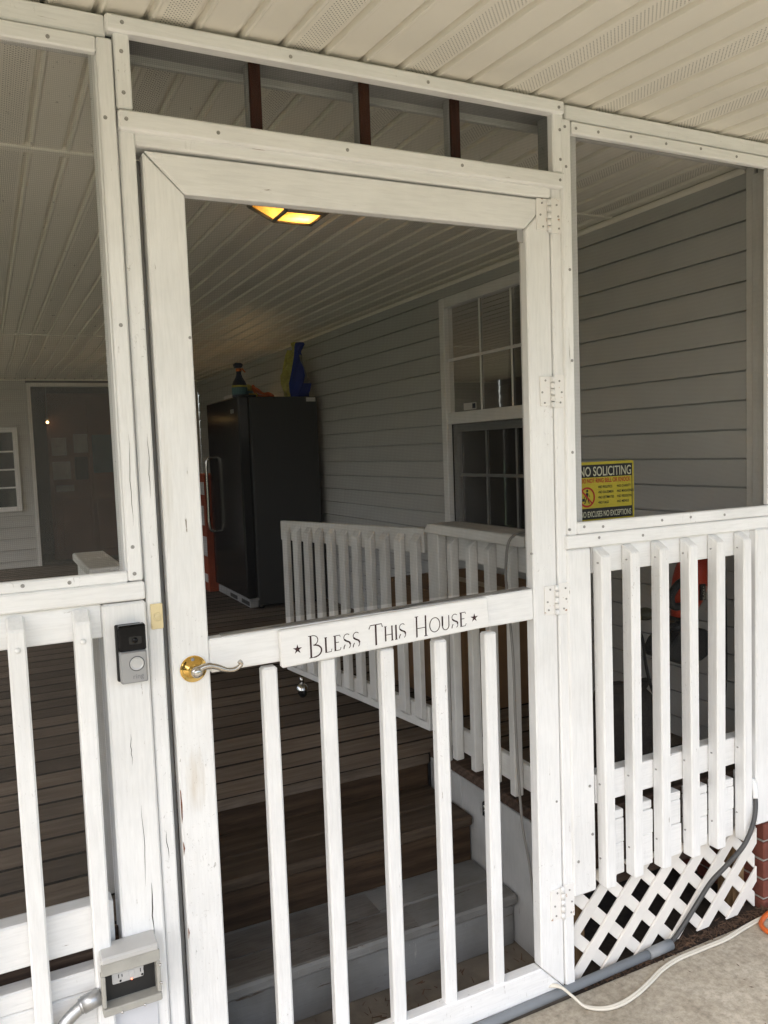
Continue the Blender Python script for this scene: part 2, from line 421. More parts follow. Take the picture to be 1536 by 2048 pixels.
def spline(pts, n=8):
    P = [Vector(p) for p in pts]; out = []
    for i in range(len(P)-1):
        a, b, c, d = P[max(i-1, 0)], P[i], P[i+1], P[min(i+2, len(P)-1)]
        for k in range(n):
            t = k/n
            out.append(0.5*((2*b)+(c-a)*t+(2*a-5*b+4*c-d)*t*t+(-a+3*b-3*c+d)*t**3))
    out.append(P[-1]); return out

def tube(name, pts, rad, mat, parent, seg=8):
    bm = bmesh.new(); add_tube(bm, pts, rad, seg); return link(name, bm, mat, parent)

def lathe(name, prof, c, axis, mat, parent, seg=24):
    """prof: (radius, offset along axis)"""
    bm = bmesh.new(); a = Vector(axis).normalized(); ref = Vector((0, 0, 1)) if abs(a.z) < 0.9 else Vector((1, 0, 0))
    u = a.cross(ref).normalized(); v = a.cross(u); c = Vector(c); rings = []
    for r, h in prof:
        rings.append([bm.verts.new(c+a*h+(u*math.cos(2*math.pi*k/seg)+v*math.sin(2*math.pi*k/seg))*max(r, 1e-5)) for k in range(seg)])
    for p, q in zip(rings, rings[1:]):
        for k in range(seg):
            f = bm.faces.new((p[k], p[(k+1) % seg], q[(k+1) % seg], q[k])); f.smooth = True
    bm.faces.new(rings[0]); bm.faces.new(rings[-1][::-1])
    bmesh.ops.recalc_face_normals(bm, faces=bm.faces)
    return link(name, bm, mat, parent)

def again(o, d, parent=None, name=None):
    """another piece that shares its mesh, moved by d survey units"""
    c = o.copy(); COL.objects.link(c)
    if parent is not None: c.parent = parent
    c.location = Vector(o.location) + Vector(d)*S
    return c

def sheet(name, pts, mat, parent):
    bm = bmesh.new(); bm.faces.new([bm.verts.new(p) for p in pts]); return link(name, bm, mat, parent)

def screws(parent, pts, r=0.0036, name='screws'):
    """screw heads, a few millimetres wide, in one part"""
    bm = bmesh.new()
    for x, z, y in pts:
        k = 1+y/D; x += random.uniform(-0.004, 0.004); z += random.uniform(-0.003, 0.003)
        add_tube(bm, [(x*k, y+0.002, H+(z-H)*k), (x*k, y-0.0012, H+(z-H)*k)], r, 8)
    o = link(name, bm, SCREW, parent); o['kind'] = 'stuff'; return o

def text(name, s, size, origin, ux, uz, mat, parent, xs=1.0, off=0.0, align='LEFT', ny=-0.0006, spacing=1.0):
    cu = bpy.data.curves.new('txt', 'FONT'); cu.body = s; cu.size = 1; cu.offset = off; cu.align_x = align; cu.space_character = spacing
    cu.fill_mode = 'FRONT' if hasattr(cu, 'fill_mode') else cu.fill_mode
    o = bpy.data.objects.new('txt', cu); COL.objects.link(o)
    dg = bpy.context.evaluated_depsgraph_get(); me = bpy.data.meshes.new_from_object(o.evaluated_get(dg))
    bm = bmesh.new(); bm.from_mesh(me); bpy.data.objects.remove(o); bpy.data.meshes.remove(me)
    ox, ux, uz = Vector(origin), Vector(ux), Vector(uz)
    nrm = ux.cross(uz)
    for v in bm.verts: v.co = ox + ux*(v.co.x*size*xs) + uz*(v.co.y*size) + Vector((0, ny, 0))
    return link(name, bm, mat, parent)

# ================================================================== SETTING
DECK, CEIL, WX, FY = 0.405, 2.14, 2.0, 6.65

def struct(name, bm, mt, parent=None):
    o = link(name, bm, mt, parent); o['kind'] = 'structure'; return o

bm = bmesh.new()
g = [bm.verts.new((x, y, -0.03)) for x, y in ((-60, -60), (60, -60), (60, 60), (-60, 60))]; bm.faces.new(g)
tag(struct('ground', bm, GRASS), 'green lawn around the house', 'lawn')
bm = bmesh.new(); add_box(bm, -6, 7, -5.5, -0.012, -0.12, 0.0, 0.004)
tag(struct('concrete_patio', bm, CONC), 'tan weathered concrete slab in front of the porch', 'pavement')
bm = bmesh.new(); add_box(bm, 0.262, 1.235, 0.0, 0.40, -0.12, 0.022, 0.004)
tag(struct('entry_pad', bm, plain('dirty_concrete', (0.20, 0.17, 0.135), 0.95, var=0.45, scale=9, bmp=0.5)), 'dirty concrete pad inside the screen door', 'pavement')
bm = bmesh.new(); add_box(bm, -1.7, 0.258, -0.008, 6.6, -0.14, -0.012, 0); add_box(bm, 1.24, 3.5, -0.008, 6.6, -0.14, -0.006, 0)
tag(struct('soil_under_porch', bm, SOIL), 'bare dark soil under the porch deck', 'soil')

# deck: one plank = one piece
deck = thing('porch_deck', (0.4, 3, 0), 'weathered brown board deck of the porch', 'deck', kind='structure')
rng = random.Random(3)
y = 0.66; first = None
while y < 8.2:
    x0 = -1.62
    if first is None:
        first = box('plank', x0, WX-0.012, y+0.0035, y+0.1160, DECK-0.03, DECK, DECKW, deck, 0.003); y0 = y
    else:
        p = again(first, (0, y-y0, rng.uniform(-0.0012, 0.0006)), deck)
    y += 0.12
y = 0.66-0.12; fl = fr = None
while y > 0.05:
    if fl is None:
        fl = box('plank', -1.62, 0.262, y+0.0035, y+0.1160, DECK-0.03, DECK, DECKW, deck, 0.003)
        fr = box('plank', 1.228, WX-0.012, y+0.0035, y+0.1160, DECK-0.03, DECK, DECKW, deck, 0.003); y0 = y
    else:
        again(fl, (0, y-y0, 0), deck); again(fr, (0, y-y0, 0), deck)
    y -= 0.12
GRIME_SHADE = plain('grimy_shaded_plank_edge', (0.018, 0.013, 0.010), 0.95)  # plank sides: grime plus the shade of the gaps painted into the colour
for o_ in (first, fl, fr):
    o_.data.materials.append(GRIME_SHADE)
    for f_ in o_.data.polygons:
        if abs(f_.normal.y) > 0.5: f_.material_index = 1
box('joist', -1.62, 0.262, 0.055, 0.085, 0.2, DECK-0.032, DARKW, deck)
box('joist', 1.262, WX-0.02, 0.055, 0.085, 0.2, DECK-0.032, DARKW, deck)
box('nosing', 0.27, 1.212, 0.655, 0.6622, DECK-0.031, DECK-0.0008, DECKW, deck, 0.002)
box('joist', 0.262, 1.228, 0.69, 0.72, 0.05, DECK-0.034, STEPW, deck)

# ---------------- ceilings: soffit panels of three courses, the first course vented
def soffit_panel(name, w, y0, y1, parent, sag=0.0, ends=True):
    """profile across x (0..w), hanging plane at z=0, run along y"""
    cw = w/3; gw = 0.0115; gd = 0.009
    prof = []
    for k in range(3):
        a = k*cw
        prof += [(a+gw*0.05, gd, 0), (a+gw*0.55, gd, 0), (a+gw*0.62, 0.0022, k), (a+gw*0.78, -0.0025, k), (a+gw*1.15, -0.0032, k), (a+gw*1.6, 0.0, k),
                 (a+gw*1.9+0.004, 0.0, k), (a+cw-0.010, 0.0, k), (a+cw-0.004, 0.0008, k)]
    prof.append((w+gw*0.05, gd, 2))
    n = 10 if sag else 1
    bm = bmesh.new(); rows = []
    for j in range(n+1):
        t = j/n; yy = y0+(y1-y0)*t; dz = -sag*math.sin(math.pi*min(1, t*1.6)) if t < 0.625 else 0.0
        rows.append([bm.verts.new((px, yy, pz+dz)) for px, pz, _ in prof])
    for j in range(n):
        for i in range(len(prof)-1):
            f = bm.faces.new((rows[j][i], rows[j][i+1], rows[j+1][i+1], rows[j+1][i]))
            f.material_index = 1 if (i % 9 == 6 and i < 9) else 0
            if prof[i][1] >= gd and prof[i+1][1] >= gd: f.material_index = 0
    for f in bm.faces: f.normal_update()
    return bm

def ceiling(parent, xs, w, segs, place):
    for (y0, y1, sag) in segs:
        proto = None
        for x in xs:
            if proto is None:
                bm = soffit_panel('soffit_panel', w, y0, y1, parent, sag)
                for v in bm.verts: v.co = v.co
                me_o = link('soffit_panel', bm, [SOF, SOFH], None); proto = me_o; o = proto
            else:
                o = proto.copy(); COL.objects.link(o)
            o.parent = parent; o.location = Vector((x, 0, 0))*S

PWD = 0.2565
ceil = thing('porch_ceiling', (0, 0, CEIL), 'cream vinyl soffit ceiling inside the porch', 'ceiling', kind='structure')
xs = [0.321+PWD*k-0.005 for k in range(-7, 7)]
ceiling(ceil, xs, PWD, [(0.10, 0.645, 0), (0.668, 3.79, 0), (3.815, FY, 0.022)], None)
for yy, nm in ((0.656, 'seam_channel'), (3.802, 'seam_channel')):
    box(nm, -1.62, WX+0.05, yy-0.016, yy+0.016, CEIL-0.006, CEIL+0.02, SOF, ceil, 0.002)
tube('cove_trim', [(WX-0.008, 0.1, CEIL-0.012), (WX-0.008, FY, CEIL-0.012)], 0.011, SOF, ceil, 8)
box('cove_trim', -1.62, WX, FY-0.014, FY, CEIL-0.014, CEIL-0.001, SOF, ceil, 0.002)

eave = thing('eave_soffit', (0, 0, 2.168), 'cream vented vinyl soffit under the eave outside the screen wall', 'soffit', kind='structure')
eave.rotation_euler = (math.radians(2.5), 0, math.radians(2.0))
xs = [0.321+PWD*k-0.005 for k in range(-9, 12)]
ceiling(eave, xs, PWD, [(-1.8, 0.03, 0)], None)
# roof deck above the panels keeps the sky out
bm = bmesh.new(); add_box(bm, -1.80, 4.8, 0.0, 9.0, CEIL+0.06, CEIL+0.14, 0)
vs = add_box(bm, -2.3, 4.8, -1.82, 0.0, CEIL+0.10, CEIL+0.18, 0)
tag(struct('porch_roof', bm, plain('roof_boards', (0.16, 0.15, 0.14), 0.9)), 'boarded porch roof over the ceiling panels', 'roof')

# ---------------- house side wall with lap siding
house = thing('house_wall', (WX, 3, DECK), 'grey lap sided house wall along the porch with a white window', 'wall', kind='thing')
WY0, WY1, WZ0, WZ1 = 0.965, 1.816, 0.935, 2.07        # window outer frame on the wall plane
LAP = 0.0845; z = 2.074; k = 0
def lap_y(y0, y1, z0):
    t = 0.012
    return prism('siding_board', [(WX-t, z0), (WX-t+0.0045, z0+LAP-0.0055), (WX+0.002, z0+LAP-0.005), (WX+0.002, z0+LAP), (WX+0.01, z0+LAP), (WX+0.01, z0)], 'y', y0, y1, SIDE, house)
z0 = 2.074-LAP*20
proto = {}
for k in range(22):
    zz = z0+LAP*k
    segs = [(0.098, 6.64)]
    if zz+LAP > WZ0 and zz < WZ1: segs = [(0.098, WY0+0.01), (WY1-0.01, 6.64)]
    if k % 3 != 1 and segs[-1][1] > 6:          # overlap joint where two lengths meet
        j_ = (2.42, 0, 3.05)[k % 3]; a_, b_ = segs[-1]
        key = (a_, j_, b_)
        if key not in proto: proto[key] = (lap_y(a_, j_, zz), lap_y(j_+0.0015, b_, zz), zz); proto[key][1].location.x += 0.0016
        else:
            again(proto[key][0], (0, 0, zz-proto[key][2]), house); again(proto[key][1], (0, 0, zz-proto[key][2]), house)
        segs = segs[:-1]
    for s_ in segs:
        if s_ not in proto: proto[s_] = (lap_y(s_[0], s_[1], zz), zz)
        else:
            o, zb = proto[s_]; again(o, (0, 0, zz-zb), house)
box('backing', WX+0.012, WX+0.06, 0.098, WY0+0.02, 0.2, 2.2, DARKR, house, 0)
box('backing', WX+0.012, WX+0.06, WY1-0.02, 6.64, 0.2, 2.2, DARKR, house, 0)
box('backing', WX+0.012, WX+0.06, WY0+0.021, WY1-0.021, 0.2, WZ0+0.02, DARKR, house, 0)
box('backing', WX+0.012, WX+0.06, WY0+0.021, WY1-0.021, WZ1-0.02, 2.2, DARKR, house, 0)
box('corner_trim', WX-0.016, WX+0.06, 0.068, 0.0965, 0.2, 2.13, TRIMW, house, 0.002)

# window: frame, two sashes with bars and panes, curtain, sticker
win = box('window', WX-0.022, WX+0.01, WY1-0.045, WY1, WZ0, WZ1, VINYL, house, 0.004)
def wbox(n, y0, y1, z0, z1, x0, x1, mt=VINYL, bev=0.002): return box(n, x0, x1, y0, y1, z0, z1, mt, win, bev)
wbox('frame_side', WY0, WY0+0.045, WZ0, WZ1, WX-0.022, WX+0.01, bev=0.004)
wbox('frame_head', WY0+0.0455, WY1-0.0455, WZ1-0.048, WZ1, WX-0.022, WX+0.01, bev=0.004)
wbox('frame_sill', WY0+0.0455, WY1-0.0455, WZ0, WZ0+0.05, WX-0.026, WX+0.01, bev=0.004)
ya, yb = WY0+0.0455, WY1-0.0455
wbox('meeting_rail', ya, yb, 1.482, 1.536, WX-0.014, WX+0.012)
for yy in (1.025+0.236, 1.025+0.236*2): wbox('window_bar', yy-0.006, yy+0.006, 1.537, WZ1-0.0485, WX-0.004, WX+0.001)
wbox('window_bar', ya, yb, 1.773, 1.787, WX-0.0047, WX+0.0017)
wbox('sash_stile', yb-0.036, yb, WZ0+0.0505, 1.4815, WX+0.012, WX+0.03); wbox('sash_stile', ya, ya+0.036, WZ0+0.0505, 1.4815, WX+0.012, WX+0.03)
wbox('sash_rail', ya+0.0365, yb-0.0365, 1.445, 1.4815, WX+0.012, WX+0.03); wbox('sash_rail', ya+0.0365, yb-0.0365, WZ0+0.0505, WZ0+0.085, WX+0.012, WX+0.03)
for yy in (1.06+0.215, 1.06+0.215*2+0.012): wbox('window_bar', yy-0.006, yy+0.006, WZ0+0.086, 1.444, WX+0.018, WX+0.023)
wbox('window_bar', ya+0.037, yb-0.037, 1.236, 1.25, WX+0.0173, WX+0.0237)
sheet('pane', [(WX+0.003, ya, 1.536), (WX+0.003, yb, 1.536), (WX+0.003, yb, WZ1-0.048), (WX+0.003, ya, WZ1-0.048)], GLASS, win)
sheet('pane', [(WX+0.025, ya+0.03, WZ0+0.08), (WX+0.025, yb-0.03, WZ0+0.08), (WX+0.025, yb-0.03, 1.45), (WX+0.025, ya+0.03, 1.45)], GLASS, win)
sheet('half_screen', [(WX+0.0115, ya, WZ0+0.05), (WX+0.0115, yb, WZ0+0.05), (WX+0.0115, yb, 1.482), (WX+0.0115, ya, 1.482)], screen_mat('window_screen', 0.36, (0.006, 0.006, 0.006)), win)
wbox('window_sticker', 1.548, 1.652, 1.541, 1.572, WX+0.0012, WX+0.0022, PAPER, 0)
wbox('sticker_mark', 1.552, 1.578, 1.546, 1.568, WX+0.0004, WX+0.0010, NAVY, 0)
bm = bmesh.new(); pv = None
for i in range(61):
    yy = ya-0.1+(yb-ya+0.2)*i/60; xx = WX+0.085+0.018*math.sin(i*0.9)+0.008*math.sin(i*2.3)
    a = bm.verts.new((xx, yy, WZ0-0.05)); c = bm.verts.new((xx+0.01*math.sin(i*0.7), yy, WZ1+0.05))
    if pv and not (24 < i < 33): bm.faces.new((pv[0], a, c, pv[1]))
    pv = (a, c)
link('curtain', bm, CURT, win, True)
bm = bmesh.new(); add_box(bm, WX+0.062, WX+0.9, WY0-0.3, WY1+0.3, WZ0-0.3, 2.25, 0)
for f in list(bm.faces):
    if abs(f.calc_center_median().x-(WX+0.062)) < 1e-4: bm.faces.remove(f)
for f in bm.faces: f.normal_flip()
link('room_lining', bm, DARKR, win)
def star(bm, c, r, nx):
    pts = [Vector((0, math.cos(math.pi/2+i*math.pi/5)*(r if i % 2 == 0 else r*0.42), math.sin(math.pi/2+i*math.pi/5)*(r if i % 2 == 0 else r*0.42))) for i in range(10)]
    bm.faces.new([bm.verts.new(Vector(c)+p) for p in pts])
for c in ((WX+0.05, 1.095, 1.90), (WX+0.05, 1.10, 1.63)):
    bm = bmesh.new(); star(bm, c, 0.035, 1); link('star_ornament', bm, PAPER, win)

w2 = box('window', WX-0.022, WX+0.0005-0.012, 5.02, 5.07, 1.1, 1.90, VINYL, house, 0.003)
for a in ((5.60, 5.65, 1.1, 1.90), (5.0705, 5.5995, 1.855, 1.90), (5.0705, 5.5995, 1.1, 1.145)): box('window_frame', WX-0.022, WX-0.0115, a[0], a[1], a[2], a[3], VINYL, w2, 0.003)
sheet('pane', [(WX-0.0135, 5.06, 1.14), (WX-0.0135, 5.61, 1.14), (WX-0.0135, 5.61, 1.86), (WX-0.0135, 5.06, 1.86)], plain('dark_pane', (0.02, 0.02, 0.02), 0.05), w2)
# house corner outside, brick footing
box('corner_post', WX-0.012, WX+0.6, 0.0, 0.062, 0.27, 2.15, TRIMW, house, 0.003)
foot = thing('brick_footing', (2.2, 0.05, 0), 'red brick footing at the house corner beside the lattice', 'brick wall')
box('mortar_core', 1.962, 2.75, 0.022, 0.5, -0.03, 0.262, MORT, foot, 0)
b0 = None; bh = 0.058
for r in range(5):
    for c in range(5):
        x = 1.956+c*0.176-(0.088 if r % 2 else 0); xa, xb = max(x, 1.956), min(x+0.168, 2.76)
        if xb-xa < 0.03: continue
        box('brick', xa, xb, 0.014, 0.09, -0.028+r*bh, -0.028+r*bh+0.05, BRICKM, foot, 0.003)
    for c in range(2):
        box('brick', 1.954, 1.99, 0.094+c*0.1765-(0.0 if r % 2 else 0), 0.094+c*0.1765+0.168, -0.028+r*bh, -0.028+r*bh+0.05, BRICKM, foot, 0.003)

# ---------------- far end wall: siding, window, screened doorway with a brown door behind
far = thing('end_wall', (0.2, FY, DECK), 'pale grey lap sided wall at the far end of the porch', 'wall', kind='thing')
FL = 0.105; p0 = None
DX0, DX1, DZ1 = 0.405, 1.46, 2.105
for k in range(18):
    zz = 0.36+FL*k
    def lapx(x0, x1, zz):
        return prism('siding_board', [(FY, zz+FL+0.003), (FY-0.005, zz+FL*0.55), (FY-0.013, zz+0.004), (FY-0.012, zz), (FY+0.02, zz), (FY+0.02, zz+FL+0.003)], 'x', x0, x1, SIDEX, far)
    if p0 is None: p0 = (lapx(-1.62, DX0-0.002, zz), lapx(DX1+0.002, WX-0.012, zz), zz)
    else:
        again(p0[0], (0, 0, zz-p0[2]), far); again(p0[1], (0, 0, zz-p0[2]), far)
box('door_trim', DX0, DX0+0.035, FY-0.024, FY+0.02, DECK, DZ1, TRIMW, far, 0.003)
box('door_trim', DX1-0.035, DX1, FY-0.024, FY+0.02, DECK, DZ1, TRIMW, far, 0.003)
box('door_trim', DX0+0.0355, DX1-0.0355, FY-0.024, FY+0.02, DZ1-0.035, DZ1, TRIMW, far, 0.003)
sheet('door_screen', [(DX0+0.03, FY-0.003, DECK), (DX1-0.03, FY-0.003, DECK), (DX1-0.03, FY-0.003, DZ1-0.03), (DX0+0.03, FY-0.003, DZ1-0.03)], screen_mat('dark_door_screen', 0.50, (0.025, 0.025, 0.027)), far)
fw = box('window', -0.62, -0.575, FY-0.04, FY-0.012, 0.93, 1.70, VINYL, far, 0.003)
for a in ((0.262, 0.305, 0.93, 1.70), (-0.574, 0.2615, 1.655, 1.70), (-0.574, 0.2615, 0.93, 0.975)):
    box('window_frame', a[0], a[1], FY-0.04, FY-0.012, a[2], a[3], VINYL, fw, 0.003)
for zz in (1.15, 1.315, 1.48): box('window_bar', -0.574, 0.2615, FY-0.026, FY-0.02, zz-0.007, zz+0.007, VINYL, fw, 0)
for xx in (0.0, -0.28): box('window_bar', xx-0.007, xx+0.007, FY-0.0265, FY-0.0195, 0.976, 1.654, VINYL, fw, 0)
sheet('pane', [(-0.58, FY-0.018, 0.97), (0.265, FY-0.018, 0.97), (0.265, FY-0.018, 1.66), (-0.58, FY-0.018, 1.66)], plain('dark_glass', (0.02, 0.022, 0.024), 0.05), fw)
# recess behind the doorway
bm = bmesh.new(); add_box(bm, DX0-0.15, DX1+0.5, FY+0.021, FY+1.0, DECK-0.05, 2.2, 0)
for f in list(bm.faces):
    if abs(f.calc_center_median().y-(FY+0.021)) < 1e-4: bm.faces.remove(f)
for f in bm.faces: f.normal_flip()
link('entry_recess', bm, plain('recess_brown', (0.06, 0.045, 0.038), 0.9), far)
bd = box('entry_door', 0.57, 1.40, FY+0.16, FY+0.20, DECK+0.02, 2.02, BROWND, far, 0.004)
for (xa, xb, za, zb, mt) in ((0.60, 0.735, 1.43, 1.60, PAPER), (0.80, 0.93, 1.45, 1.63, PAPER), (0.60, 0.76, 1.20, 1.37, PAPER), (0.62, 0.78, 1.085, 1.145, PAPER), (0.80, 0.92, 1.19, 1.41, BLACKM), (0.97, 1.30, 1.25, 1.62, TEAL)):
    box('door_light', xa, xb, FY+0.152, FY+0.1595, za, zb, mt, bd, 0.002)  # papers and reflections on the door painted as plain coloured panels
box('door_stile', 0.585, 0.60, FY+0.144, FY+0.1595, DECK+0.05, 1.98, BROWND, bd, 0.002)
box('door_panel', 0.66, 0.92, FY+0.148, FY+0.1595, 0.5, 1.0, BROWND, bd, 0.006); box('door_panel', 0.98, 1.3, FY+0.148, FY+0.1595, 0.5, 1.0, BROWND, bd, 0.006)
box('door_stile', 0.935, 0.955, FY+0.144, FY+0.1595, DECK+0.05, 1.98, BROWND, bd, 0.002)

# house corner lit at the end, left side wall of the porch (screen bays)
side = thing('side_screen_wall', (-1.62, 3, 0), 'white post and rail screen wall along the open side of the porch', 'screen wall')
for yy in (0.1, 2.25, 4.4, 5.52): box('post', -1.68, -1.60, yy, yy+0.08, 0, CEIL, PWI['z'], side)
for k_ in range(17): prism('siding_board', [(-1.632, DECK+0.105*k_), (-1.644, DECK+0.105*k_+0.104), (-1.66, DECK+0.105*k_+0.104), (-1.66, DECK+0.105*k_)], 'y', 5.60, 6.655, SIDE, side)  # solid bay added out of view, blocks bright sky from the window reflection
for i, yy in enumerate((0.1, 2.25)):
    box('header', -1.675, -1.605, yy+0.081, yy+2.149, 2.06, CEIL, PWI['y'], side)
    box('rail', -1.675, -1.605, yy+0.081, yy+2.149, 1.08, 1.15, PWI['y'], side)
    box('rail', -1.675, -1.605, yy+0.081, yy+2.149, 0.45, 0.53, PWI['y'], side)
    sheet('insect_screen', [(-1.64, yy+0.08, 1.15), (-1.64, yy+2.15, 1.15), (-1.64, yy+2.15, 2.06), (-1.64, yy+0.08, 2.06)], MESH, side)

# ================================================================== SCREEN WALL AND DOOR FRAME
def poly_board(name, pts, yf, th, mat, parent, bev=0.003):
    k = 1+yf/D
    return prism(name, [(x*k, H+(z-H)*k) for x, z in pts], 'y', yf, yf+th, mat, parent, bev)
HB = 2.1665
# --- door frame with transom
df = thing('door_frame', (0.75, 0.04, 0), 'white door frame with a narrow screened transom over the screen door', 'door frame')
fbox('header_board', 0.247, 1.268, 2.1365, 2.1665, -0.018, 0.03, PW['x'], df, 0.004, 0.0012)
fbox('transom_trim', 0.2585, 0.2865, 2.0035, 2.136, -0.010, 0.022, PW['z'], df, 0.003, 0.003)
fbox('transom_trim', 1.231, 1.2625, 2.002, 2.136, -0.010, 0.022, PW['z'], df, 0.003, 0.003)
fbox('transom_rail', 0.260, 1.262, 1.968, 2.003, -0.018, 0.03, PW['x'], df, 0.004, 0.0012)
fbox('head_jamb', 0.287, 1.2215, 1.942, 1.9665, -0.004, 0.08, PW['x'], df, 0.003)
for xa, xb, za in ((0.345, 0.43, 1.9655), (0.445, 0.60, 1.9645), (0.63, 0.74, 1.9655), (0.83, 0.90, 1.966), (1.02, 1.10, 1.9662)):
    poly_board('peeling_strip', [(xa, 1.968), (xa+0.02, za-0.0005), ((xa+xb)/2, za-0.0022), (xb-0.03, za), (xb, 1.968)], -0.0050, 0.0008, RUST, df, 0)
fbox('side_jamb', 0.2585, 0.2865, 0.0, 1.9665, -0.002, 0.085, PW['z'], df, 0.003, 0.0006)
fbox('side_jamb', 1.222, 1.2505, 0.02, 1.9665, -0.002, 0.085, PW['z'], df, 0.003, 0.0006)
box('door_stop', 0.2875, 0.302, 0.045, 0.06, 0.02, 1.93, PG['z'], df); box('door_stop', 1.200, 1.2215, 0.045, 0.06, 0.02, 1.93, PG['z'], df)
box('door_stop', 0.3025, 1.1995, 0.045, 0.06, 1.905, 1.94, PG['x'], df)
for x in (0.512, 0.748, 0.968):
    box('transom_block', x, x+0.027, 0.030, 0.052, 1.9675, 2.138, PG['z'], df)
    box('transom_block_face', x+0.003, x+0.026, 0.022, 0.0295, 1.9675, 2.136, REDW, df, 0.001)
box('transom_block', 1.232, 1.262, 0.022, 0.060, 1.9675, 2.138, PG['z'], df)
box('transom_block', 0.258, 0.286, 0.022, 0.085, 1.9675, 2.138, REDW, df)
sheet('transom_screen', [(0.27, 0.016, 1.99), (1.245, 0.016, 1.99), (1.245, 0.016, 2.14), (0.27, 0.016, 2.14)], MESHS, df)
screws(df, [(0.275, 2.153, -0.018), (0.59, 2.151, -0.018), (0.90, 2.151, -0.018), (1.253, 2.152, -0.018), (0.273, 2.10, -0.010), (0.274, 2.03, -0.010), (1.25, 2.10, -0.010), (1.251, 2.035, -0.010),
            (0.277, 1.987, -0.018), (0.44, 1.984, -0.018), (0.71, 1.985, -0.018), (1.25, 1.987, -0.018), (0.98, 1.986, -0.018)])

# --- beam behind the header, over all bays
beam = thing('header_beam', (0.6, 0.09, 2.1), 'white header beam over the screened bays inside the porch', 'beam')
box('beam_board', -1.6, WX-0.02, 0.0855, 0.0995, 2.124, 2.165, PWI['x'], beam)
box('beam_core', -1.6, WX-0.02, 0.022, 0.085, 2.1385, 2.165, PG['x'], beam, 0.001)

def bal(name, x0, x1, ztop, zbot, yb, yf, mat, parent, cham=0.026):
    """square baluster with its top cut at 45 degrees, front face at yf, back at yb"""
    o = prism(name, [(yf, zbot), (yf, ztop-cham), (yb, ztop), (yb, zbot)], 'x', x0, x1, mat, parent, 0.0034)
    a = random.uniform(-0.0035, 0.0035); cx_ = ((x0+x1)/2)*S-base_of(parent).x; dz_ = random.uniform(-0.004, 0.003)*S; tw = random.uniform(-0.03, 0.03)
    for v in o.data.vertices:
        zz_ = v.co.z; u_ = v.co.x-cx_
        v.co.x += a*(zz_-0.8) + 0.0006*math.sin(zz_*9+cx_*30); v.co.y += tw*u_
        if zz_+base_of(parent).z < zbot*S+0.02: v.co.z += dz_
    return o

# --- left bay
lb = thing('screen_bay', (-0.3, 0.04, 0), 'white screened bay with balusters beside the doorbells', 'screen bay')
fbox('top_rail', -1.6, 0.246, 2.1225, 2.160, -0.004, 0.07, PW['x'], lb, 0.003)
fbox('screen_trim', -1.6, 0.2285, 2.0935, 2.121, -0.012, 0.018, PW['x'], lb, 0.003, 0.0004)
fbox('screen_trim', 0.229, 0.2555, 1.148, 2.121, -0.014, 0.020, PW['z'], lb, 0.003, 0.0008)
fbox('post', 0.224, 0.2575, 1.1485, 2.1215, 0.007, 0.075, PW['z'], lb, 0.003)
fbox('screen_trim', -1.6, 0.2285, 1.146, 1.167, -0.012, 0.018, PW['x'], lb, 0.003, 0.0004)
fbox('sill_rail', -1.6, 0.2575, 1.1115, 1.1455, -0.016, 0.10, PW['x'], lb, 0.003, 0.0003)
box('back_rail', -1.6, 0.178, 0.004, 0.035, 1.048, 1.1125, PW['x'], lb)
fbox('post_board', 0.1785, 0.2575, 0.12, 1.109, -0.010, 0.085, PW['z'], lb, 0.004, 0.001)
for i, x in enumerate((0.014, 0.121, -0.094, -0.202, -0.31)):
    o = bal('baluster', x+0.004, x+0.034, 1.108, 0.12, 0.0035, -0.030, PW['z'], lb, 0.022)
box('bottom_rail', -1.6, 0.166, 0.004, 0.045, 0.465, 0.548, PW['x'], lb, 0.003)
box('rim_joist', -1.6, 0.18, 0.046, 0.054, 0.1, 0.47, DARKW, lb, 0.001)
box('kick_board', -1.6, 0.178, 0.004, 0.04, 0.385, 0.425, PW['x'], lb, 0.003)
box('kick_board', -1.6, 0.178, 0.006, 0.04, 0.12, 0.383, PW['x'], lb, 0.003)
CRK = plain('paint_crack', (0.05, 0.04, 0.035), 0.9)
def crack(par, pts, w_, yf):
    bm = bmesh.new(); P2 = []
    for i, (x, z) in enumerate(pts):
        k = 1+yf/D; ww = w_*math.sin(math.pi*(i+0.3)/(len(pts)-0.4)); P2.append(((x-ww)*k, (x+ww)*k, H+(z-H)*k))
    for a, b_ in zip(P2, P2[1:]): bm.faces.new([bm.verts.new(q) for q in ((a[0], yf, a[2]), (a[1], yf, a[2]), (b_[1], yf, b_[2]), (b_[0], yf, b_[2]))])
    return link('paint_crack', bm, CRK, par)
rgc = random.Random(41)
def rcrack(par, x, z0, z1, w_, yf, n=9):
    pts = []
    for i in range(n): pts.append((x, z0+(z1-z0)*i/(n-1))); x += rgc.uniform(-0.0016, 0.0016)
    crack(par, pts, w_, yf)
rcrack(lb, 0.237, 0.46, 0.565, 0.0011, -0.0106); rcrack(lb, 0.226, 0.56, 0.72, 0.0005, -0.0106); rcrack(lb, 0.215, 0.80, 0.86, 0.0005, -0.0106)
rcrack(lb, 0.243, 1.25, 1.42, 0.0005, -0.0146); rcrack(df, 0.277, 1.30, 1.42, 0.0005, -0.0028); rcrack(df, 0.272, 0.60, 0.66, 0.0006, -0.0028)
sheet('insect_screen', [(-1.6, 0.006, 1.14), (0.22, 0.006, 1.14), (0.22, 0.006, 2.11), (-1.6, 0.006, 2.11)], MESHD, lb)
sheet('insect_screen', [(-1.6, 0.038, 0.53), (0.182, 0.038, 0.53), (0.182, 0.038, 1.09), (-1.6, 0.038, 1.09)], MESHL, lb)
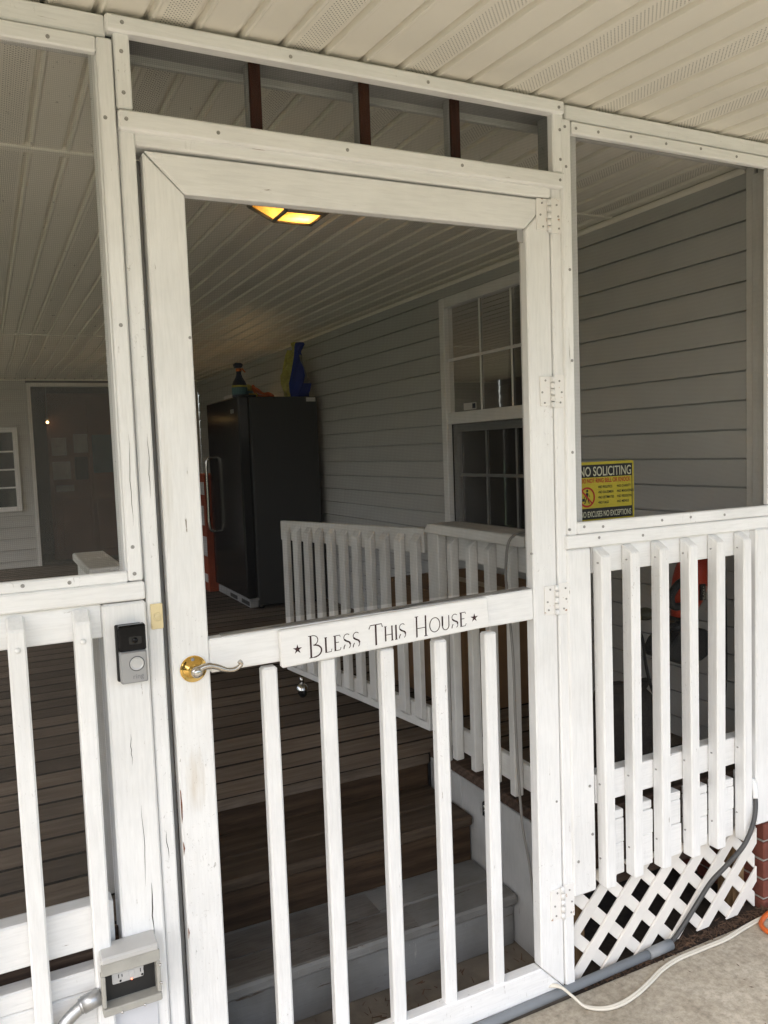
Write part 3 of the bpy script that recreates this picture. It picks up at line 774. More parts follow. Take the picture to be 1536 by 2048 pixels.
screws(lb, [(0.147, 2.106, -0.012), (0.05, 1.158, -0.012), (0.13, 1.157, -0.012), (0.245, 1.62, -0.014), (0.243, 1.21, -0.014), (0.243, 1.163, -0.014), (0.238, 1.98, -0.014)])
bm = bmesh.new()
for x, z in ((0.033, 1.052), (0.14, 1.053)):
    bmesh.ops.create_uvsphere(bm, u_segments=10, v_segments=6, radius=0.0055, matrix=Matrix.Translation((x, -0.031, z)))
link('bolt_heads', bm, PW['z'], lb, True)['kind'] = 'stuff'

# --- right bay
rb = thing('screen_bay', (1.6, 0.04, 0.25), 'white screened bay with balusters above the lattice', 'screen bay')
fbox('top_rail', 1.2685, 2.02, 2.1265, 2.160, -0.006, 0.07, PW['x'], rb, 0.003)
fbox('screen_trim', 1.287, 2.02, 2.0965, 2.1245, -0.012, 0.018, PW['x'], rb, 0.003, 0.0004)
fbox('screen_trim', 1.2555, 1.2835, 1.1515, 2.1265, -0.012, 0.018, PW['z'], rb, 0.003, 0.0006)
fbox('post', 1.256, 1.30, 0.26, 2.1, 0.0075, 0.075, PW['z'], rb, 0.003)
fbox('screen_trim', 1.956, 2.02, 1.182, 2.096, -0.012, 0.018, PW['z'], rb, 0.003)
box('corner_stud', 1.972, 1.984, 0.012, 0.066, 1.17, 2.1, PWI['z'], rb, 0.002)
fbox('screen_trim', 1.284, 2.02, 1.152, 1.181, -0.012, 0.018, PW['x'], rb, 0.003, 0.0005)
fbox('sill_rail', 1.2515, 2.02, 1.1175, 1.1505, -0.015, 0.10, PW['x'], rb, 0.003, 0.0004)
box('back_rail', 1.327, 1.925, 0.003, 0.035, 1.052, 1.120, PW['x'], rb, 0.002)
fbox('post_board', 1.2515, 1.324, 0.242, 1.1165, -0.008, 0.012, PW['z'], rb, 0.004, 0.001)
fbox('post_board', 1.908, 2.02, 0.268, 1.1165, -0.020, 0.026, PW['z'], rb, 0.004, 0.001)
BX = [1.334, 1.427, 1.524, 1.626, 1.725, 1.826]
pb = None
for i, x in enumerate(BX):
    xx = x-0.006
    bal('baluster', xx, xx+0.0315, 1.118, 0.258, 0.0025, -0.0330, PW['z'], rb, 0.020)
bot = [(0.466, 0.541), (0.408, 0.430), (0.342, 0.4065), (0.264, 0.3405)]
edges = [1.327]+[v for x in BX for v in (x-0.0065, x+0.026)]+[1.906]
gaps = [(edges[i], edges[i+1]) for i in range(0, len(edges), 2)]
box('bottom_rail', 1.327, 1.906, 0.003, 0.04, 0.466, 0.5415, PW['x'], rb, 0.002)
rr = random.Random(5)
for (a, c) in gaps:
    if c-a < 0.012: continue
    d = rr.uniform(-0.004, 0.004)
    box('skirt_block', a+0.001, c-0.001, 0.002+rr.uniform(0, 0.003), 0.035, 0.409+d, 0.431+d, PW['x'], rb, 0.002, 0.004)
    box('skirt_block', a+0.001, c-0.001, 0.000+rr.uniform(0, 0.004), 0.035, 0.344+d, 0.408+d, PW['x'], rb, 0.002, 0.006)
    box('skirt_block', a+0.001, c-0.001, 0.000+rr.uniform(0, 0.004), 0.035, 0.262, 0.343+d, PW['x'], rb, 0.002, 0.006)
box('skirt_ledge', 1.327, 1.906, 0.036, 0.054, 0.26, 0.428, DARKW, rb, 0.001)
sheet('insect_screen', [(1.28, 0.004, 1.16), (1.97, 0.004, 1.16), (1.97, 0.004, 2.11), (1.28, 0.004, 2.11)], MESH, rb)
sheet('insect_screen', [(1.32, 0.037, 0.53), (1.92, 0.037, 0.53), (1.92, 0.037, 1.07), (1.32, 0.037, 1.07)], MESHS, rb)
screws(rb, [(1.30, 2.112, -0.012), (1.37, 2.111, -0.012), (1.47, 2.111, -0.012), (1.58, 2.111, -0.012), (1.70, 2.111, -0.012), (1.83, 2.111, -0.012), (1.268, 2.11, -0.012), (1.27, 2.02, -0.012), (1.272, 1.78, -0.012),
            (1.272, 1.57, -0.012), (1.27, 1.35, -0.012), (1.262, 1.165, -0.012), (1.30, 1.168, -0.012), (1.36, 1.166, -0.012), (1.56, 1.166, -0.012), (1.66, 1.167, -0.012), (1.78, 1.167, -0.012), (1.35, 1.137, -0.015), (1.49, 1.136, -0.015), (1.31, 0.52, -0.009), (1.31, 0.39, -0.009), (1.27, 0.33, -0.009)])

# --- lattice
screws(rb, [(x+0.006, z, -0.0330) for x in BX for z in (1.076, 0.515, 0.325)], 0.0022, 'nail_heads')
lat = thing('lattice_panel', (1.6, 0.03, 0), 'white vinyl lattice panel under the porch skirt', 'lattice')
def clip(poly, f):
    out = []
    for i in range(len(poly)):
        a, b = poly[i], poly[(i+1) % len(poly)]; fa, fb = f(a), f(b)
        if fa >= 0: out.append(a)
        if fa*fb < 0:
            t = fa/(fa-fb); out.append((a[0]+(b[0]-a[0])*t, a[1]+(b[1]-a[1])*t))
    return out
LX0, LX1, LZ0, LZ1 = 1.258, 1.936, 0.006, 0.275
per, hw = 0.1145, 0.0225
for s_, yl in ((1, 0.022), (-1, 0.029)):
    for k in range(-14, 26):
        c = 1.255+per*k + (0.02 if s_ < 0 else 0)
        jit = random.uniform(-0.002, 0.002)
        # strip |x - s*z - c| < hw
        poly = [(LX0, LZ0), (LX1, LZ0), (LX1, LZ1), (LX0, LZ1)]
        poly = clip(poly, lambda p: (p[0]-s_*p[1]-c)+hw+jit)
        if len(poly) >= 3: poly = clip(poly, lambda p: hw+jit-(p[0]-s_*p[1]-c))
        if len(poly) < 3: continue
        xs_ = [p[0] for p in poly]
        if max(xs_)-min(xs_) < 0.02: continue
        prism('slat', poly, 'y', yl, yl+0.0065, LATT, lat, 0.0012)
und = thing('deck_post', (1.28, 0.08, 0), 'bare wood post behind the lattice next to the door jamb', 'post')
box('post', 1.30, 1.345, 0.075, 0.13, -0.01, 0.26, POSTW, und)
und = thing('deck_post', (1.88, 0.09, 0), 'bare wood post behind the lattice next to the brick footing', 'post')
box('post', 1.885, 1.93, 0.06, 0.12, -0.01, 0.26, POSTW, und)

# ================================================================== SCREEN DOOR
dr = thing('screen_door', (0.76, 0.02, 0.03), 'white wooden screen door with five balusters and a brass lever', 'door')
YD, TD = 0.002, 0.032
# stiles and rails are mitred at the corners
STILE = paint('handled_stile_paint', 'z', WB, WD, stains=[((0.333-0.76)*S, (0.745-0.03)*S, 0.05, 0.16, (0.55, 0.46, 0.33), 0.55), ((0.345-0.76)*S, (0.93-0.03)*S, 0.06, 0.10, (0.70, 0.64, 0.54), 0.4), ((0.31-0.76)*S, (1.3-0.03)*S, 0.03, 0.30, (0.66, 0.63, 0.57), 0.5)])
poly_board('stile', [(0.3005, 0.022), (0.3715, 0.092), (0.3715, 1.861), (0.2985, 1.9315)], YD, TD, STILE, dr)
for za, zb, xx in ((0.665, 0.735, 0.3006), (0.60, 0.63, 0.3008), (0.43, 0.455, 0.3010)):
    poly_board('bare_edge', [(xx, za), (xx+0.0022, za+0.012), (xx+0.003, (za+zb)/2), (xx+0.0016, zb-0.006), (xx, zb)], YD-0.0006, 0.0005, RUST, dr, 0)
poly_board('stile', [(1.2165, 0.022), (1.2175, 1.9345), (1.1495, 1.866), (1.1475, 0.092)], YD, TD, PW['z'], dr)
poly_board('top_rail', [(0.3715, 1.8635), (1.1485, 1.8675), (1.2165, 1.9365), (0.3005, 1.934)], YD, TD, PW['x'], dr)
poly_board('bottom_rail', [(0.302, 0.0205), (1.2155, 0.0205), (1.147, 0.0905), (0.3725, 0.0905)], YD, TD, PW['x'], dr)
mr = poly_board('middle_rail', [(0.3722, 0.952), (1.1468, 0.960), (1.1468, 1.034), (0.3722, 1.019)], YD, TD, PW['x'], dr)
poly_board('rail_top_wear', [(0.40, 1.0200), (1.14, 1.0342), (1.14, 1.0362), (0.40, 1.0222)], YD+0.002, TD-0.004, WTOP, mr, 0.0)
for i, (x0, x1) in enumerate(((0.477, 0.509), (0.604, 0.636), (0.743, 0.775), (0.876, 0.908), (1.009, 1.041))):
    fbox('baluster', x0, x1, 0.086 if i < 4 else 0.082, 0.945, YD+0.004, 0.026, PW['z'], dr, 0.004, 0.001)
for z0_, z1_ in ((1.0375, 1.862),):
    sheet('insect_screen', [(0.366, YD+0.024, z0_), (1.156, YD+0.024, z0_), (1.156, YD+0.024, z1_+0.01), (0.366, YD+0.024, z1_+0.01)], MESH, dr)
fbox('corner_plate', 1.126, 1.150, 1.835, 1.866, YD+0.012, 0.004, PG['z'], dr, 0.001)
# hinges: two leaves and a barrel
for (z0_, z1_) in ((1.864, 1.940), (1.459, 1.533), (0.962, 1.036), (0.197, 0.280)):
    zc = (z0_+z1_)/2; k = 1-0.004/D
    hg = fbox('hinge', 1.181, 1.2135, z0_+0.004, z1_-0.001, -0.0025, 0.004, HINGE, dr, 0.0008)
    fbox('hinge_leaf', 1.2225, 1.2525, z0_, z1_+0.003, -0.0055, 0.003, HINGE, hg, 0.0008)
    for j in range(5):
        za = z0_+(z1_-z0_)*j/5+0.001; zb = z0_+(z1_-z0_)*(j+1)/5-0.001
        kk = 1-0.008/D
        tube('barrel', [(1.218*kk, -0.006, H+(za-H)*kk), (1.218*kk, -0.006, H+(zb-H)*kk)], 0.0052, HINGE if j % 2 else PW['z'], hg, 10)
    screws(hg, [(1.195, z0_+0.014, -0.0028), (1.188, zc, -0.0028), (1.197, z1_-0.012, -0.0028), (1.24, z0_+0.012, -0.0058), (1.245, zc, -0.0058), (1.24, z1_-0.01, -0.0058)], 0.0024)
screws(dr, [(0.365, 1.60, YD), (1.1475, 1.12, YD), (1.20, 0.50, YD)], 0.003)
# plaque and lettering
PX0, PX1 = 0.5165, 1.0205
pl = poly_board('name_plaque', [(PX0+0.002, 0.9385), (PX1+0.003, 0.9595), (PX1-0.002, 1.0285), (PX0, 1.0165)], -0.014, 0.0155, paint('plaque_paint', 'x', (0.86, 0.855, 0.84), (0.80, 0.795, 0.78), chipthr=0.80, streak=0.05, grain=0.25), dr, 0.003)
# strokes: thick and thin pen lines, unit cap height
def L(*p): return list(p)
def arc(cx, cy, rx, ry, a0, a1, n=12): return [(cx+rx*math.cos(math.radians(a0+(a1-a0)*i/n)), cy+ry*math.sin(math.radians(a0+(a1-a0)*i/n))) for i in range(n+1)]
TK, TN = 0.085, 0.038
def S_(w):
    return [(arc(0.27, 0.76, 0.19, 0.23, 40, 200, 10)+[(0.30, 0.5)], TN), ([(0.10, 0.66), (0.2, 0.55), (0.42, 0.42), (0.47, 0.27)], TK), ([(0.47, 0.27)]+arc(0.28, 0.22, 0.19, 0.22, 0, -60, 6), TN), ([(0.06, 0.02), (0.08, 0.16), (0.15, 0.30)], TN*1.3)], 0.58
GL = {
 'B': ([([(0.12, 1.0), (0.12, 0.0)], TK), ([(0.02, 1.0), (0.22, 1.0)]+arc(0.22, 0.78, 0.20, 0.22, 90, -90, 10), TN), (arc(0.24, 0.28, 0.32, 0.28, 90, -90, 12), TK*0.8), ([(0.04, 0.0), (0.24, 0.0)], TN)], 0.68),
 'L': ([([(0.1, 1.0), (0.1, 0.0)], TK), ([(0.02, 1.0), (0.18, 1.0)], TN), ([(0.06, 0.02), (0.42, 0.02), (0.45, 0.2)], TN)], 0.54),
 'E': ([([(0.12, 1.0), (0.12, 0.0)], TK), ([(0.02, 1.0), (0.42, 1.0), (0.44, 0.88)], TN), ([(0.12, 0.55), (0.36, 0.55)], TN), ([(0.06, 0.02), (0.42, 0.02), (0.47, 0.18)], TN)], 0.58),
 'S': S_(0),
 'T': ([([(0.30, 0.98), (0.30, 0.0)], TK), ([(0.0, 0.82), (0.06, 0.98), (0.56, 0.98), (0.60, 0.82)], TN*1.2)], 0.66),
 'H': ([([(0.10, 1.0), (0.10, 0.0)], TK*0.85), ([(0.52, 1.0), (0.52, 0.0)], TK*0.85), ([(0.10, 0.42), (0.52, 0.42)], TN), ([(0.02, 1.0), (0.18, 1.0)], TN), ([(0.44, 0.0), (0.60, 0.0)], TN)], 0.68),
 'I': ([([(0.1, 1.0), (0.1, 0.0)], TK), ([(0.02, 0.0), (0.18, 0.0)], TN)], 0.24),
 'O': ([(arc(0.38, 0.5, 0.34, 0.5, 0, 360, 24), TN*1.25)], 0.80),
 'U': ([([(0.1, 1.0), (0.1, 0.30)]+arc(0.32, 0.30, 0.22, 0.30, 180, 360, 10)+[(0.54, 1.0)], TN*1.3), ([(0.1, 1.0), (0.1, 0.32)], TK)], 0.68),
}
def stroke(bm, pts, wd, tf):
    P = [Vector((p[0], p[1])) for p in pts]; Lr = []
    for i, p in enumerate(P):
        t = (P[min(i+1, len(P)-1)]-P[max(i-1, 0)]).normalized(); nn = Vector((-t.y, t.x))*wd/2
        Lr.append((p+nn, p-nn))
    for (a, b), (c, d) in zip(Lr, Lr[1:]):
        bm.faces.new([bm.verts.new(tf(q)) for q in (a, b, d, c)])
slope = (0.9595-0.9385)/(PX1-PX0)
def plaque_pt(x, z):
    k = 1-0.0146/D; return Vector((x*k, -0.0146, H+(z-H)*k))
def star_on(bm, x, z, r):
    pts = [plaque_pt(x+math.cos(math.pi/2+i*math.pi/5)*(r if i % 2 == 0 else r*0.36), z+math.sin(math.pi/2+i*math.pi/5)*(r if i % 2 == 0 else r*0.36)) for i in range(10)]
    bm.faces.new([bm.verts.new(p) for p in pts])
words = [('Bless', 0.576, 0.697), ('This', 0.7156, 0.8075), ('House', 0.826, 0.963)]
li = 0
for wrd, xa, xb in words:
    big, small = 0.0455, 0.032
    tot = sum(GL[c.upper()][1]*(big if i == 0 else small) for i, c in enumerate(wrd)); sx = (xb-xa)/tot; x = xa
    for i, c in enumerate(wrd):
        st, adv = GL[c.upper()]; sz = big if i == 0 else small
        zb = 0.9512+0.036*(x-0.576)+(0.0045 if i else 0.0)
        bm = bmesh.new()
        for pts, wd in st:
            stroke(bm, pts, wd*(0.9 if i == 0 else 1.2), lambda q: plaque_pt(x+q.x*sz*sx, zb+q.y*sz+slope*q.x*sz*sx))
        link('letter', bm, INK, pl); x += adv*sz*sx
for sxx, szz in ((0.553, 0.9735), (0.981, 0.9855)):
    bm = bmesh.new(); star_on(bm, sxx, szz, 0.0105); link('star', bm, INK, pl)
# lever set
kx = 0.339; kz = 0.966
hs_ = lathe('lever_rose', [(0.0, 0.0), (0.0255, 0.0), (0.0262, 0.003), (0.0252, 0.005), (0.024, 0.0055), (0.0225, 0.008), (0.0135, 0.015), (0.0105, 0.017), (0.0105, 0.024), (0.0, 0.024)], (kx, YD, kz), (0, -1, 0), BRASS, dr, 32)
lathe('rose_rim', [(0.0258, 0.0), (0.0278, 0.0005), (0.0278, 0.0025), (0.0258, 0.003)], (kx, YD, kz), (0, -1, 0), PW['z'], hs_, 32)
lathe('lever_hub', [(0.0, 0.022), (0.0098, 0.022), (0.0108, 0.028), (0.0110, 0.034), (0.0095, 0.037), (0.0, 0.037)], (kx, YD, kz), (0, -1, 0), NICKEL, hs_, 24)
lathe('keyhole', [(0.0, 0.037), (0.0075, 0.037), (0.0072, 0.0398), (0.004, 0.041), (0.0, 0.0414)], (kx, YD, kz), (0, -1, 0), CHROME, hs_, 20)
tube('lever', spline([(kx+0.002, -0.028, kz+0.003), (kx+0.018, -0.029, kz+0.0085), (kx+0.036, -0.029, kz+0.0055), (kx+0.057, -0.0285, kz-0.0045), (kx+0.074, -0.028, kz-0.006), (kx+0.0865, -0.0285, kz+0.002), (kx+0.083, -0.029, kz+0.009)], 6),
     [0.0070]*4+[0.0064]*6+[0.0055]*8+[0.0048]*8+[0.0045]*11, NICKEL, hs_, 12)
lathe('screw', [(0.0, 0.0), (0.004, 0.0), (0.0035, 0.002), (0.0, 0.002)], (kx-0.002, YD-0.0085, kz+0.0195), (0, -1, 0.55), SCREW, hs_, 10)

# ================================================================== DOORBELLS, OUTLET, SIGN
db = thing('video_doorbell', (0.2265, -0.011, 0.958), 'black and silver video doorbell on the white post', 'doorbell')
def rbox(name, x0, x1, y0, y1, z0, z1, r, mat, parent, bev=0.002, shear=0.0):
    pts = []
    for (cx, cz, a) in ((x1-r, z1-r, 0), (x0+r, z1-r, 90), (x0+r, z0+r, 180), (x1-r, z0+r, 270)):
        pts += [(cx+r*math.cos(math.radians(a+i*30)), cz+r*math.sin(math.radians(a+i*30))) for i in range(4)]
    return prism(name, pts, 'y', y0, y1, mat, parent, bev)
k = 1-0.03/D
def Q(x, z, yf): kk = 1+yf/D; return x*kk, H+(z-H)*kk
x0, z0_ = Q(0.2045, 0.9565, -0.034); x1, z1_ = Q(0.2535, 1.0665, -0.034); zm = z0_+(z1_-z0_)*0.555
box('mount_wedge', x0-0.0035, x1-0.004, -0.0185, -0.0105, z0_+0.001, z1_-0.001, BLACKM, db, 0.002)
rbox('silver_cover', x0, x1, -0.038, -0.0190, z0_, zm-0.0004, 0.004, SILV, db, 0.003)
rbox('black_face', x0, x1, -0.038, -0.0190, zm, z1_, 0.004, BLACKG, db, 0.003)
cx, cz = (x0+x1)/2+0.005, z0_+(zm-z0_)*0.60
lathe('button_groove', [(0.0, 0.0), (0.0138, 0.0), (0.0138, 0.0004), (0.0, 0.0004)], (cx, -0.0379, cz), (0, -1, 0), plain('groove_grey', (0.13, 0.13, 0.135), 0.5), db, 28)
bt = lathe('button', [(0.0, 0.0), (0.0125, 0.0), (0.012, 0.0014), (0.0105, 0.0014), (0.0100, 0.0004), (0.0085, 0.0004), (0.0, 0.001)], (cx, -0.0384, cz), (0, -1, 0), plain('button_silver', (0.55, 0.555, 0.56), 0.3, 0.3), db, 28)
rbox('camera_window', cx-0.012, cx+0.011, -0.0386, -0.0378, zm+0.012, zm+0.027, 0.003, BLACKP, db, 0.0004)
lathe('lens', [(0.0, 0.0), (0.0055, 0.0), (0.005, 0.0012), (0.0, 0.002)], (cx-0.001, -0.0385, zm+0.0195), (0, -1, 0), BLACKG, db, 16)
text('logo_lettering', 'ring', 0.0125, (cx-0.0085, -0.0381, z0_+0.0085), (1, 0, 0), (0, 0, 1), plain('logo_grey', (0.20, 0.20, 0.21), 0.5), db, off=0.0)

bb = thing('doorbell_button', (0.276, -0.004, 1.052), 'small ivory push button doorbell on the door jamb', 'doorbell')
x0, z0_ = Q(0.2655, 1.0525, -0.008); x1, z1_ = Q(0.2875, 1.1005, -0.008)
box('plate', x0, x1, -0.0085, -0.0024, z0_, z1_, BEIGE, bb, 0.0012)
lathe('push_button', [(0.0, 0.0), (0.0085, 0.0), (0.0085, 0.0016), (0.0072, 0.0016), (0.0066, 0.0008), (0.005, 0.0022), (0.0, 0.0026)], ((x0+x1)/2+0.001, -0.0084, (z0_+z1_)/2-0.001), (0, -1, 0), BEIGE, bb, 24)

ob = thing('outlet_box', (0.19, -0.01, 0.34), 'grey weatherproof outlet box with open cover on the post foot', 'outlet box')
x0, z0_ = Q(0.137, 0.338, -0.05); x1, z1_ = Q(0.241, 0.436, -0.05)
box('box_body', x0+0.002, x1-0.002, -0.036, -0.0105, z0_+0.004, z1_-0.001, OUTB, ob, 0.003)
box('hood', x0-0.001, x1, -0.064, -0.0102, z1_, z1_+0.013, OUTW, ob, 0.003)
fr_ = rbox('cover_rim', x0-0.002, x1+0.002, -0.0585, -0.0545, z1_-0.024, z1_-0.0005, 0.003, OUTB, ob, 0.001)
box('rim_side', x0-0.002, x0+0.005, -0.0585, -0.037, z0_+0.0105, z1_-0.0245, OUTB, fr_, 0.0015); box('rim_side', x1-0.005, x1+0.002, -0.0585, -0.037, z0_+0.0105, z1_-0.0245, OUTB, fr_, 0.0015)
box('rim_lip', x0-0.002, x1+0.002, -0.0625, -0.037, z0_-0.004, z0_+0.010, OUTB, fr_, 0.002)
box('dark_gasket', x0+0.006, x1-0.006, -0.0385, -0.0362, z0_+0.011, z1_-0.0245, BLACKM, ob, 0.001)
oc = rbox('receptacle', x0+0.018, x1-0.026, -0.0405, -0.0387, z0_+0.040, z1_-0.030, 0.003, OUTW, ob, 0.0006)
for dx in (0.029, 0.068):
    box('slot', x0+dx, x0+dx+0.0015, -0.0410, -0.0406, z0_+0.050, z0_+0.057, BLACKM, oc, 0); box('slot', x0+dx+0.006, x0+dx+0.0075, -0.0410, -0.0406, z0_+0.051, z0_+0.056, BLACKM, oc, 0)
    lathe('ground_hole', [(0, 0), (0.0022, 0), (0.0022, 0.0004), (0, 0.0004)], (x0+dx+0.0036, -0.0406, z0_+0.044), (0, -1, 0), BLACKM, oc, 10)
box('test_button', x0+0.048, x0+0.057, -0.0415, -0.0406, z0_+0.047, z0_+0.058, OUTW, oc, 0.0006)
lathe('status_light', [(0, 0), (0.0012, 0), (0.001, 0.001), (0, 0.0012)], (x0+0.0525, -0.0407, z0_+0.041), (0, -1, 0), emit('red_led', (1.0, 0.12, 0.05), 3.0), oc, 8)
for xx, zz in ((x1+0.001, z1_-0.03), (x1+0.001, z0_+0.03), (x0+0.03, z0_-0.002), (x1-0.03, z0_-0.002)):
    bm = bmesh.new(); bmesh.ops.create_uvsphere(bm, u_segments=8, v_segments=6, radius=0.0027, matrix=Matrix.Translation((xx, -0.0625, zz))); link('rivet', bm, CHROME, ob, True)
box('lower_plate', 0.150, 0.234, -0.015, -0.0105, 0.06, z0_-0.0045, plain('plate_grey', (0.62, 0.63, 0.66), 0.4), ob, 0.002)

fc = thing('flexible_conduit', (0.09, -0.04, 0.3), 'silver flexible metal conduit curving from the outlet box', 'conduit')
cp = spline([(x0-0.003, -0.030, 0.393), (x0-0.03, -0.030, 0.386), (x0-0.068, -0.031, 0.358), (x0-0.095, -0.033, 0.305), (x0-0.104, -0.036, 0.22), (x0-0.10, -0.038, 0.08), (x0-0.09, -0.04, 0.012)], 14)
bm = bmesh.new(); n = len(cp); add_tube(bm, cp, [0.0112+0.0006*(i % 2) for i in range(n)], 12); link('conduit', bm, GALV, fc)
tube('connector', [(x0-0.0005, -0.030, 0.3935), (x0-0.034, -0.030, 0.3845)], 0.0155, GALV, fc, 14)
tube('connector_collar', [(x0-0.0285, -0.030, 0.386), (x0-0.0385, -0.030, 0.3832)], 0.0138, GALV, fc, 14)

sg = thing('warning_sign', (1.41, 0.012, 1.18), 'yellow and black no soliciting sign behind the screen', 'sign')
SX0, SX1, SZ0, SZ1, SY = 1.281, 1.4755, 1.178, 1.326, 0.0115
def srect(n, x0, x1, z0, z1, lay, mt, par): return sheet(n, [(x0, SY-0.0004*lay, z0), (x1, SY-0.0004*lay, z0), (x1, SY-0.0004*lay, z1), (x0, SY-0.0004*lay, z1)], mt, par)
pnl = rbox('sign_panel', SX0, SX1, SY, SY+0.0025, SZ0, SZ1, 0.006, YEL, sg, 0.0005)
srect('black_border', SX0+0.006, SX1-0.006, SZ0+0.007, SZ1-0.007, 1, SBLK, pnl)
srect('yellow_field', SX0+0.009, SX1-0.009, SZ0+0.034, SZ1-0.038, 2, YEL, pnl)
def st(s, size, x, z, mt, xs=1.0, off=0.02, al='LEFT'): return text('lettering', s, size, (x, SY-0.0014, z), (1, 0, 0), (0, 0, 1), mt, pnl, xs, off, al, 0.0)
cxs = (SX0+SX1)/2+0.004
st('NO SOLICITING', 0.0325, cxs, SZ1-0.0345, SWHT, 0.71, 0.012, 'CENTER')
st('DO NOT RING BELL OR KNOCK', 0.0155, cxs, SZ1-0.0515, SRED, 0.70, 0.022, 'CENTER')
st('NO EXCUSES NO EXCEPTIONS', 0.0200, cxs, SZ0+0.0125, SWHT, 0.585, 0.015, 'CENTER')
for i, (a, b_) in enumerate((('NO POLITICS', 'NO CHARITY'), ('NO SALESMEN', 'NO MAGAZINES'), ('NO ESTIMATES', 'NO RELIGION'), ('NO TAGS', 'NO MENUS'))):
    zz = SZ1-0.0655-i*0.0128
    st('\u2022'+a, 0.0088, SX0+0.076, zz, SBLK, 0.82, 0.02); st('\u2022'+b_, 0.0088, SX0+0.136, zz, SBLK, 0.82, 0.02)
bm = bmesh.new(); cc = (SX0+0.041, SZ0+0.062)
for r0, r1 in ((0.0205, 0.025),):
    for i in range(32):
        a0, a1 = 2*math.pi*i/32, 2*math.pi*(i+1)/32
        bm.faces.new([bm.verts.new((cc[0]+r*math.cos(a), SY-0.0018, cc[1]+r*math.sin(a))) for r, a in ((r0, a0), (r1, a0), (r1, a1), (r0, a1))])
bm.faces.new([bm.verts.new((cc[0]+dx, SY-0.0018, cc[1]+dz)) for dx, dz in ((-0.0165, 0.0135), (0.0135, -0.0165), (0.0165, -0.0135), (-0.0135, 0.0165))])
link('ban_symbol', bm, SRED, pnl)
bm = bmesh.new()
def spoly(pts): bm.faces.new([bm.verts.new((cc[0]+x, SY-0.0015, cc[1]+z)) for x, z in pts])
spoly([(0.001+0.0035*math.cos(i*math.pi/4), 0.0155+0.0035*math.sin(i*math.pi/4)) for i in range(8)])
spoly([(-0.003, -0.002), (0.003, -0.002), (0.004, 0.010), (-0.001, 0.0115), (-0.004, 0.008)])
spoly([(-0.003, -0.002), (0.000, -0.002), (-0.006, -0.016), (-0.009, -0.016)]); spoly([(0.0, -0.002), (0.003, -0.002), (0.0085, -0.0155), (0.0055, -0.0155)])
spoly([(0.003, 0.010), (0.0045, 0.008), (0.010, 0.001), (0.0085, 0.0)]); spoly([(-0.004, 0.008), (-0.002, 0.006), (-0.0075, -0.003), (-0.009, -0.002)])
spoly([(-0.015, -0.010), (-0.0065, -0.010), (-0.0065, -0.003), (-0.015, -0.003)])
link('walking_figure', bm, SBLK, pnl)

# ================================================================== STEPS, STAIR RAILING, GATE
stp = thing('porch_steps', (0.75, 0.4, 0.02), 'two worn porch steps, grey below and bare brown above', 'steps')
SXL, SXR = 0.268, 1.2165
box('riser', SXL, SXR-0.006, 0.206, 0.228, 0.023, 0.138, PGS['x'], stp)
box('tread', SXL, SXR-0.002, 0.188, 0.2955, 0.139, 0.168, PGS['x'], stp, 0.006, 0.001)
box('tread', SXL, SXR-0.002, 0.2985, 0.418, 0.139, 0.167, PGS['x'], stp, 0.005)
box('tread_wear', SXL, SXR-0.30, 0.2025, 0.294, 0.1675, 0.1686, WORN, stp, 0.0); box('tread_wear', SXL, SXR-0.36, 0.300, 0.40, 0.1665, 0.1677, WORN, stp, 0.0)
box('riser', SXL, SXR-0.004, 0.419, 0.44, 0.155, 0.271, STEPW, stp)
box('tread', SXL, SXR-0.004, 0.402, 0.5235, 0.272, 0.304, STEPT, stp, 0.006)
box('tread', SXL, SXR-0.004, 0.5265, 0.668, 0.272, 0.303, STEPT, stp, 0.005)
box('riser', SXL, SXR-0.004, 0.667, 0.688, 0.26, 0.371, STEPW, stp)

sw = thing('stair_side_wall', (1.23, 0.3, 0), 'grey painted vertical boards beside the porch steps', 'stair wall')
for i, (a, c) in enumerate(((0.09, 0.262), (0.2635, 0.352), (0.3535, 0.475), (0.4765, 0.66))):
    box('side_board', 1.2185, 1.2335, a, c, 0.0, 0.392, PG['z'], sw, 0.002, 0.003)
box('top_ledge', 1.2175, 1.30, 0.09, 0.66, 0.3935, 0.4245, DARKW, sw, 0.004, 0.006)

sl = thing('step_light', (1.21, 0.32, 0.2), 'slim black step lamp on the grey stair wall', 'lamp')
box('pole', 1.2085, 1.2180, 0.312, 0.330, 0.175, 0.335, BLACKM, sl, 0.002)
lh = box('lamp_head', 1.204, 1.2178, 0.300, 0.342, 0.328, 0.372, BLACKP, sl, 0.004)
for j in range(3):
    bm = bmesh.new(); bmesh.ops.create_uvsphere(bm, u_segments=8, v_segments=6, radius=0.006, matrix=Matrix.Translation((1.2035, 0.318+0.003*j, 0.338+0.012*j))); link('led_lens', bm, CHROME, lh, True)

rail = thing('stair_railing', (1.22, 0.35, 0.42), 'short white railing with sloped cap beside the porch steps', 'railing')
def balx(name, y0, y1, ztop, zbot, xb, xf, mat, parent, cham=0.024, bot=False):
    pts = [(xf, zbot+(cham*0.7 if bot else 0)), (xf, ztop-cham), (xb, ztop), (xb, zbot)]
    return prism(name, pts, 'y', y0, y1, mat, parent, 0.0026)
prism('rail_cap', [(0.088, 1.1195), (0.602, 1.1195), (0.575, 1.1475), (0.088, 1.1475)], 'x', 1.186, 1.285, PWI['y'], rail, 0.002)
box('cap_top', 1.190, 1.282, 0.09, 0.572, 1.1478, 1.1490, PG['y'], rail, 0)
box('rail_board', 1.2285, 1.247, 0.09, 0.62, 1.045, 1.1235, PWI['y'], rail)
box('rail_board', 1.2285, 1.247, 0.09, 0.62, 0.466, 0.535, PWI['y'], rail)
p1 = None
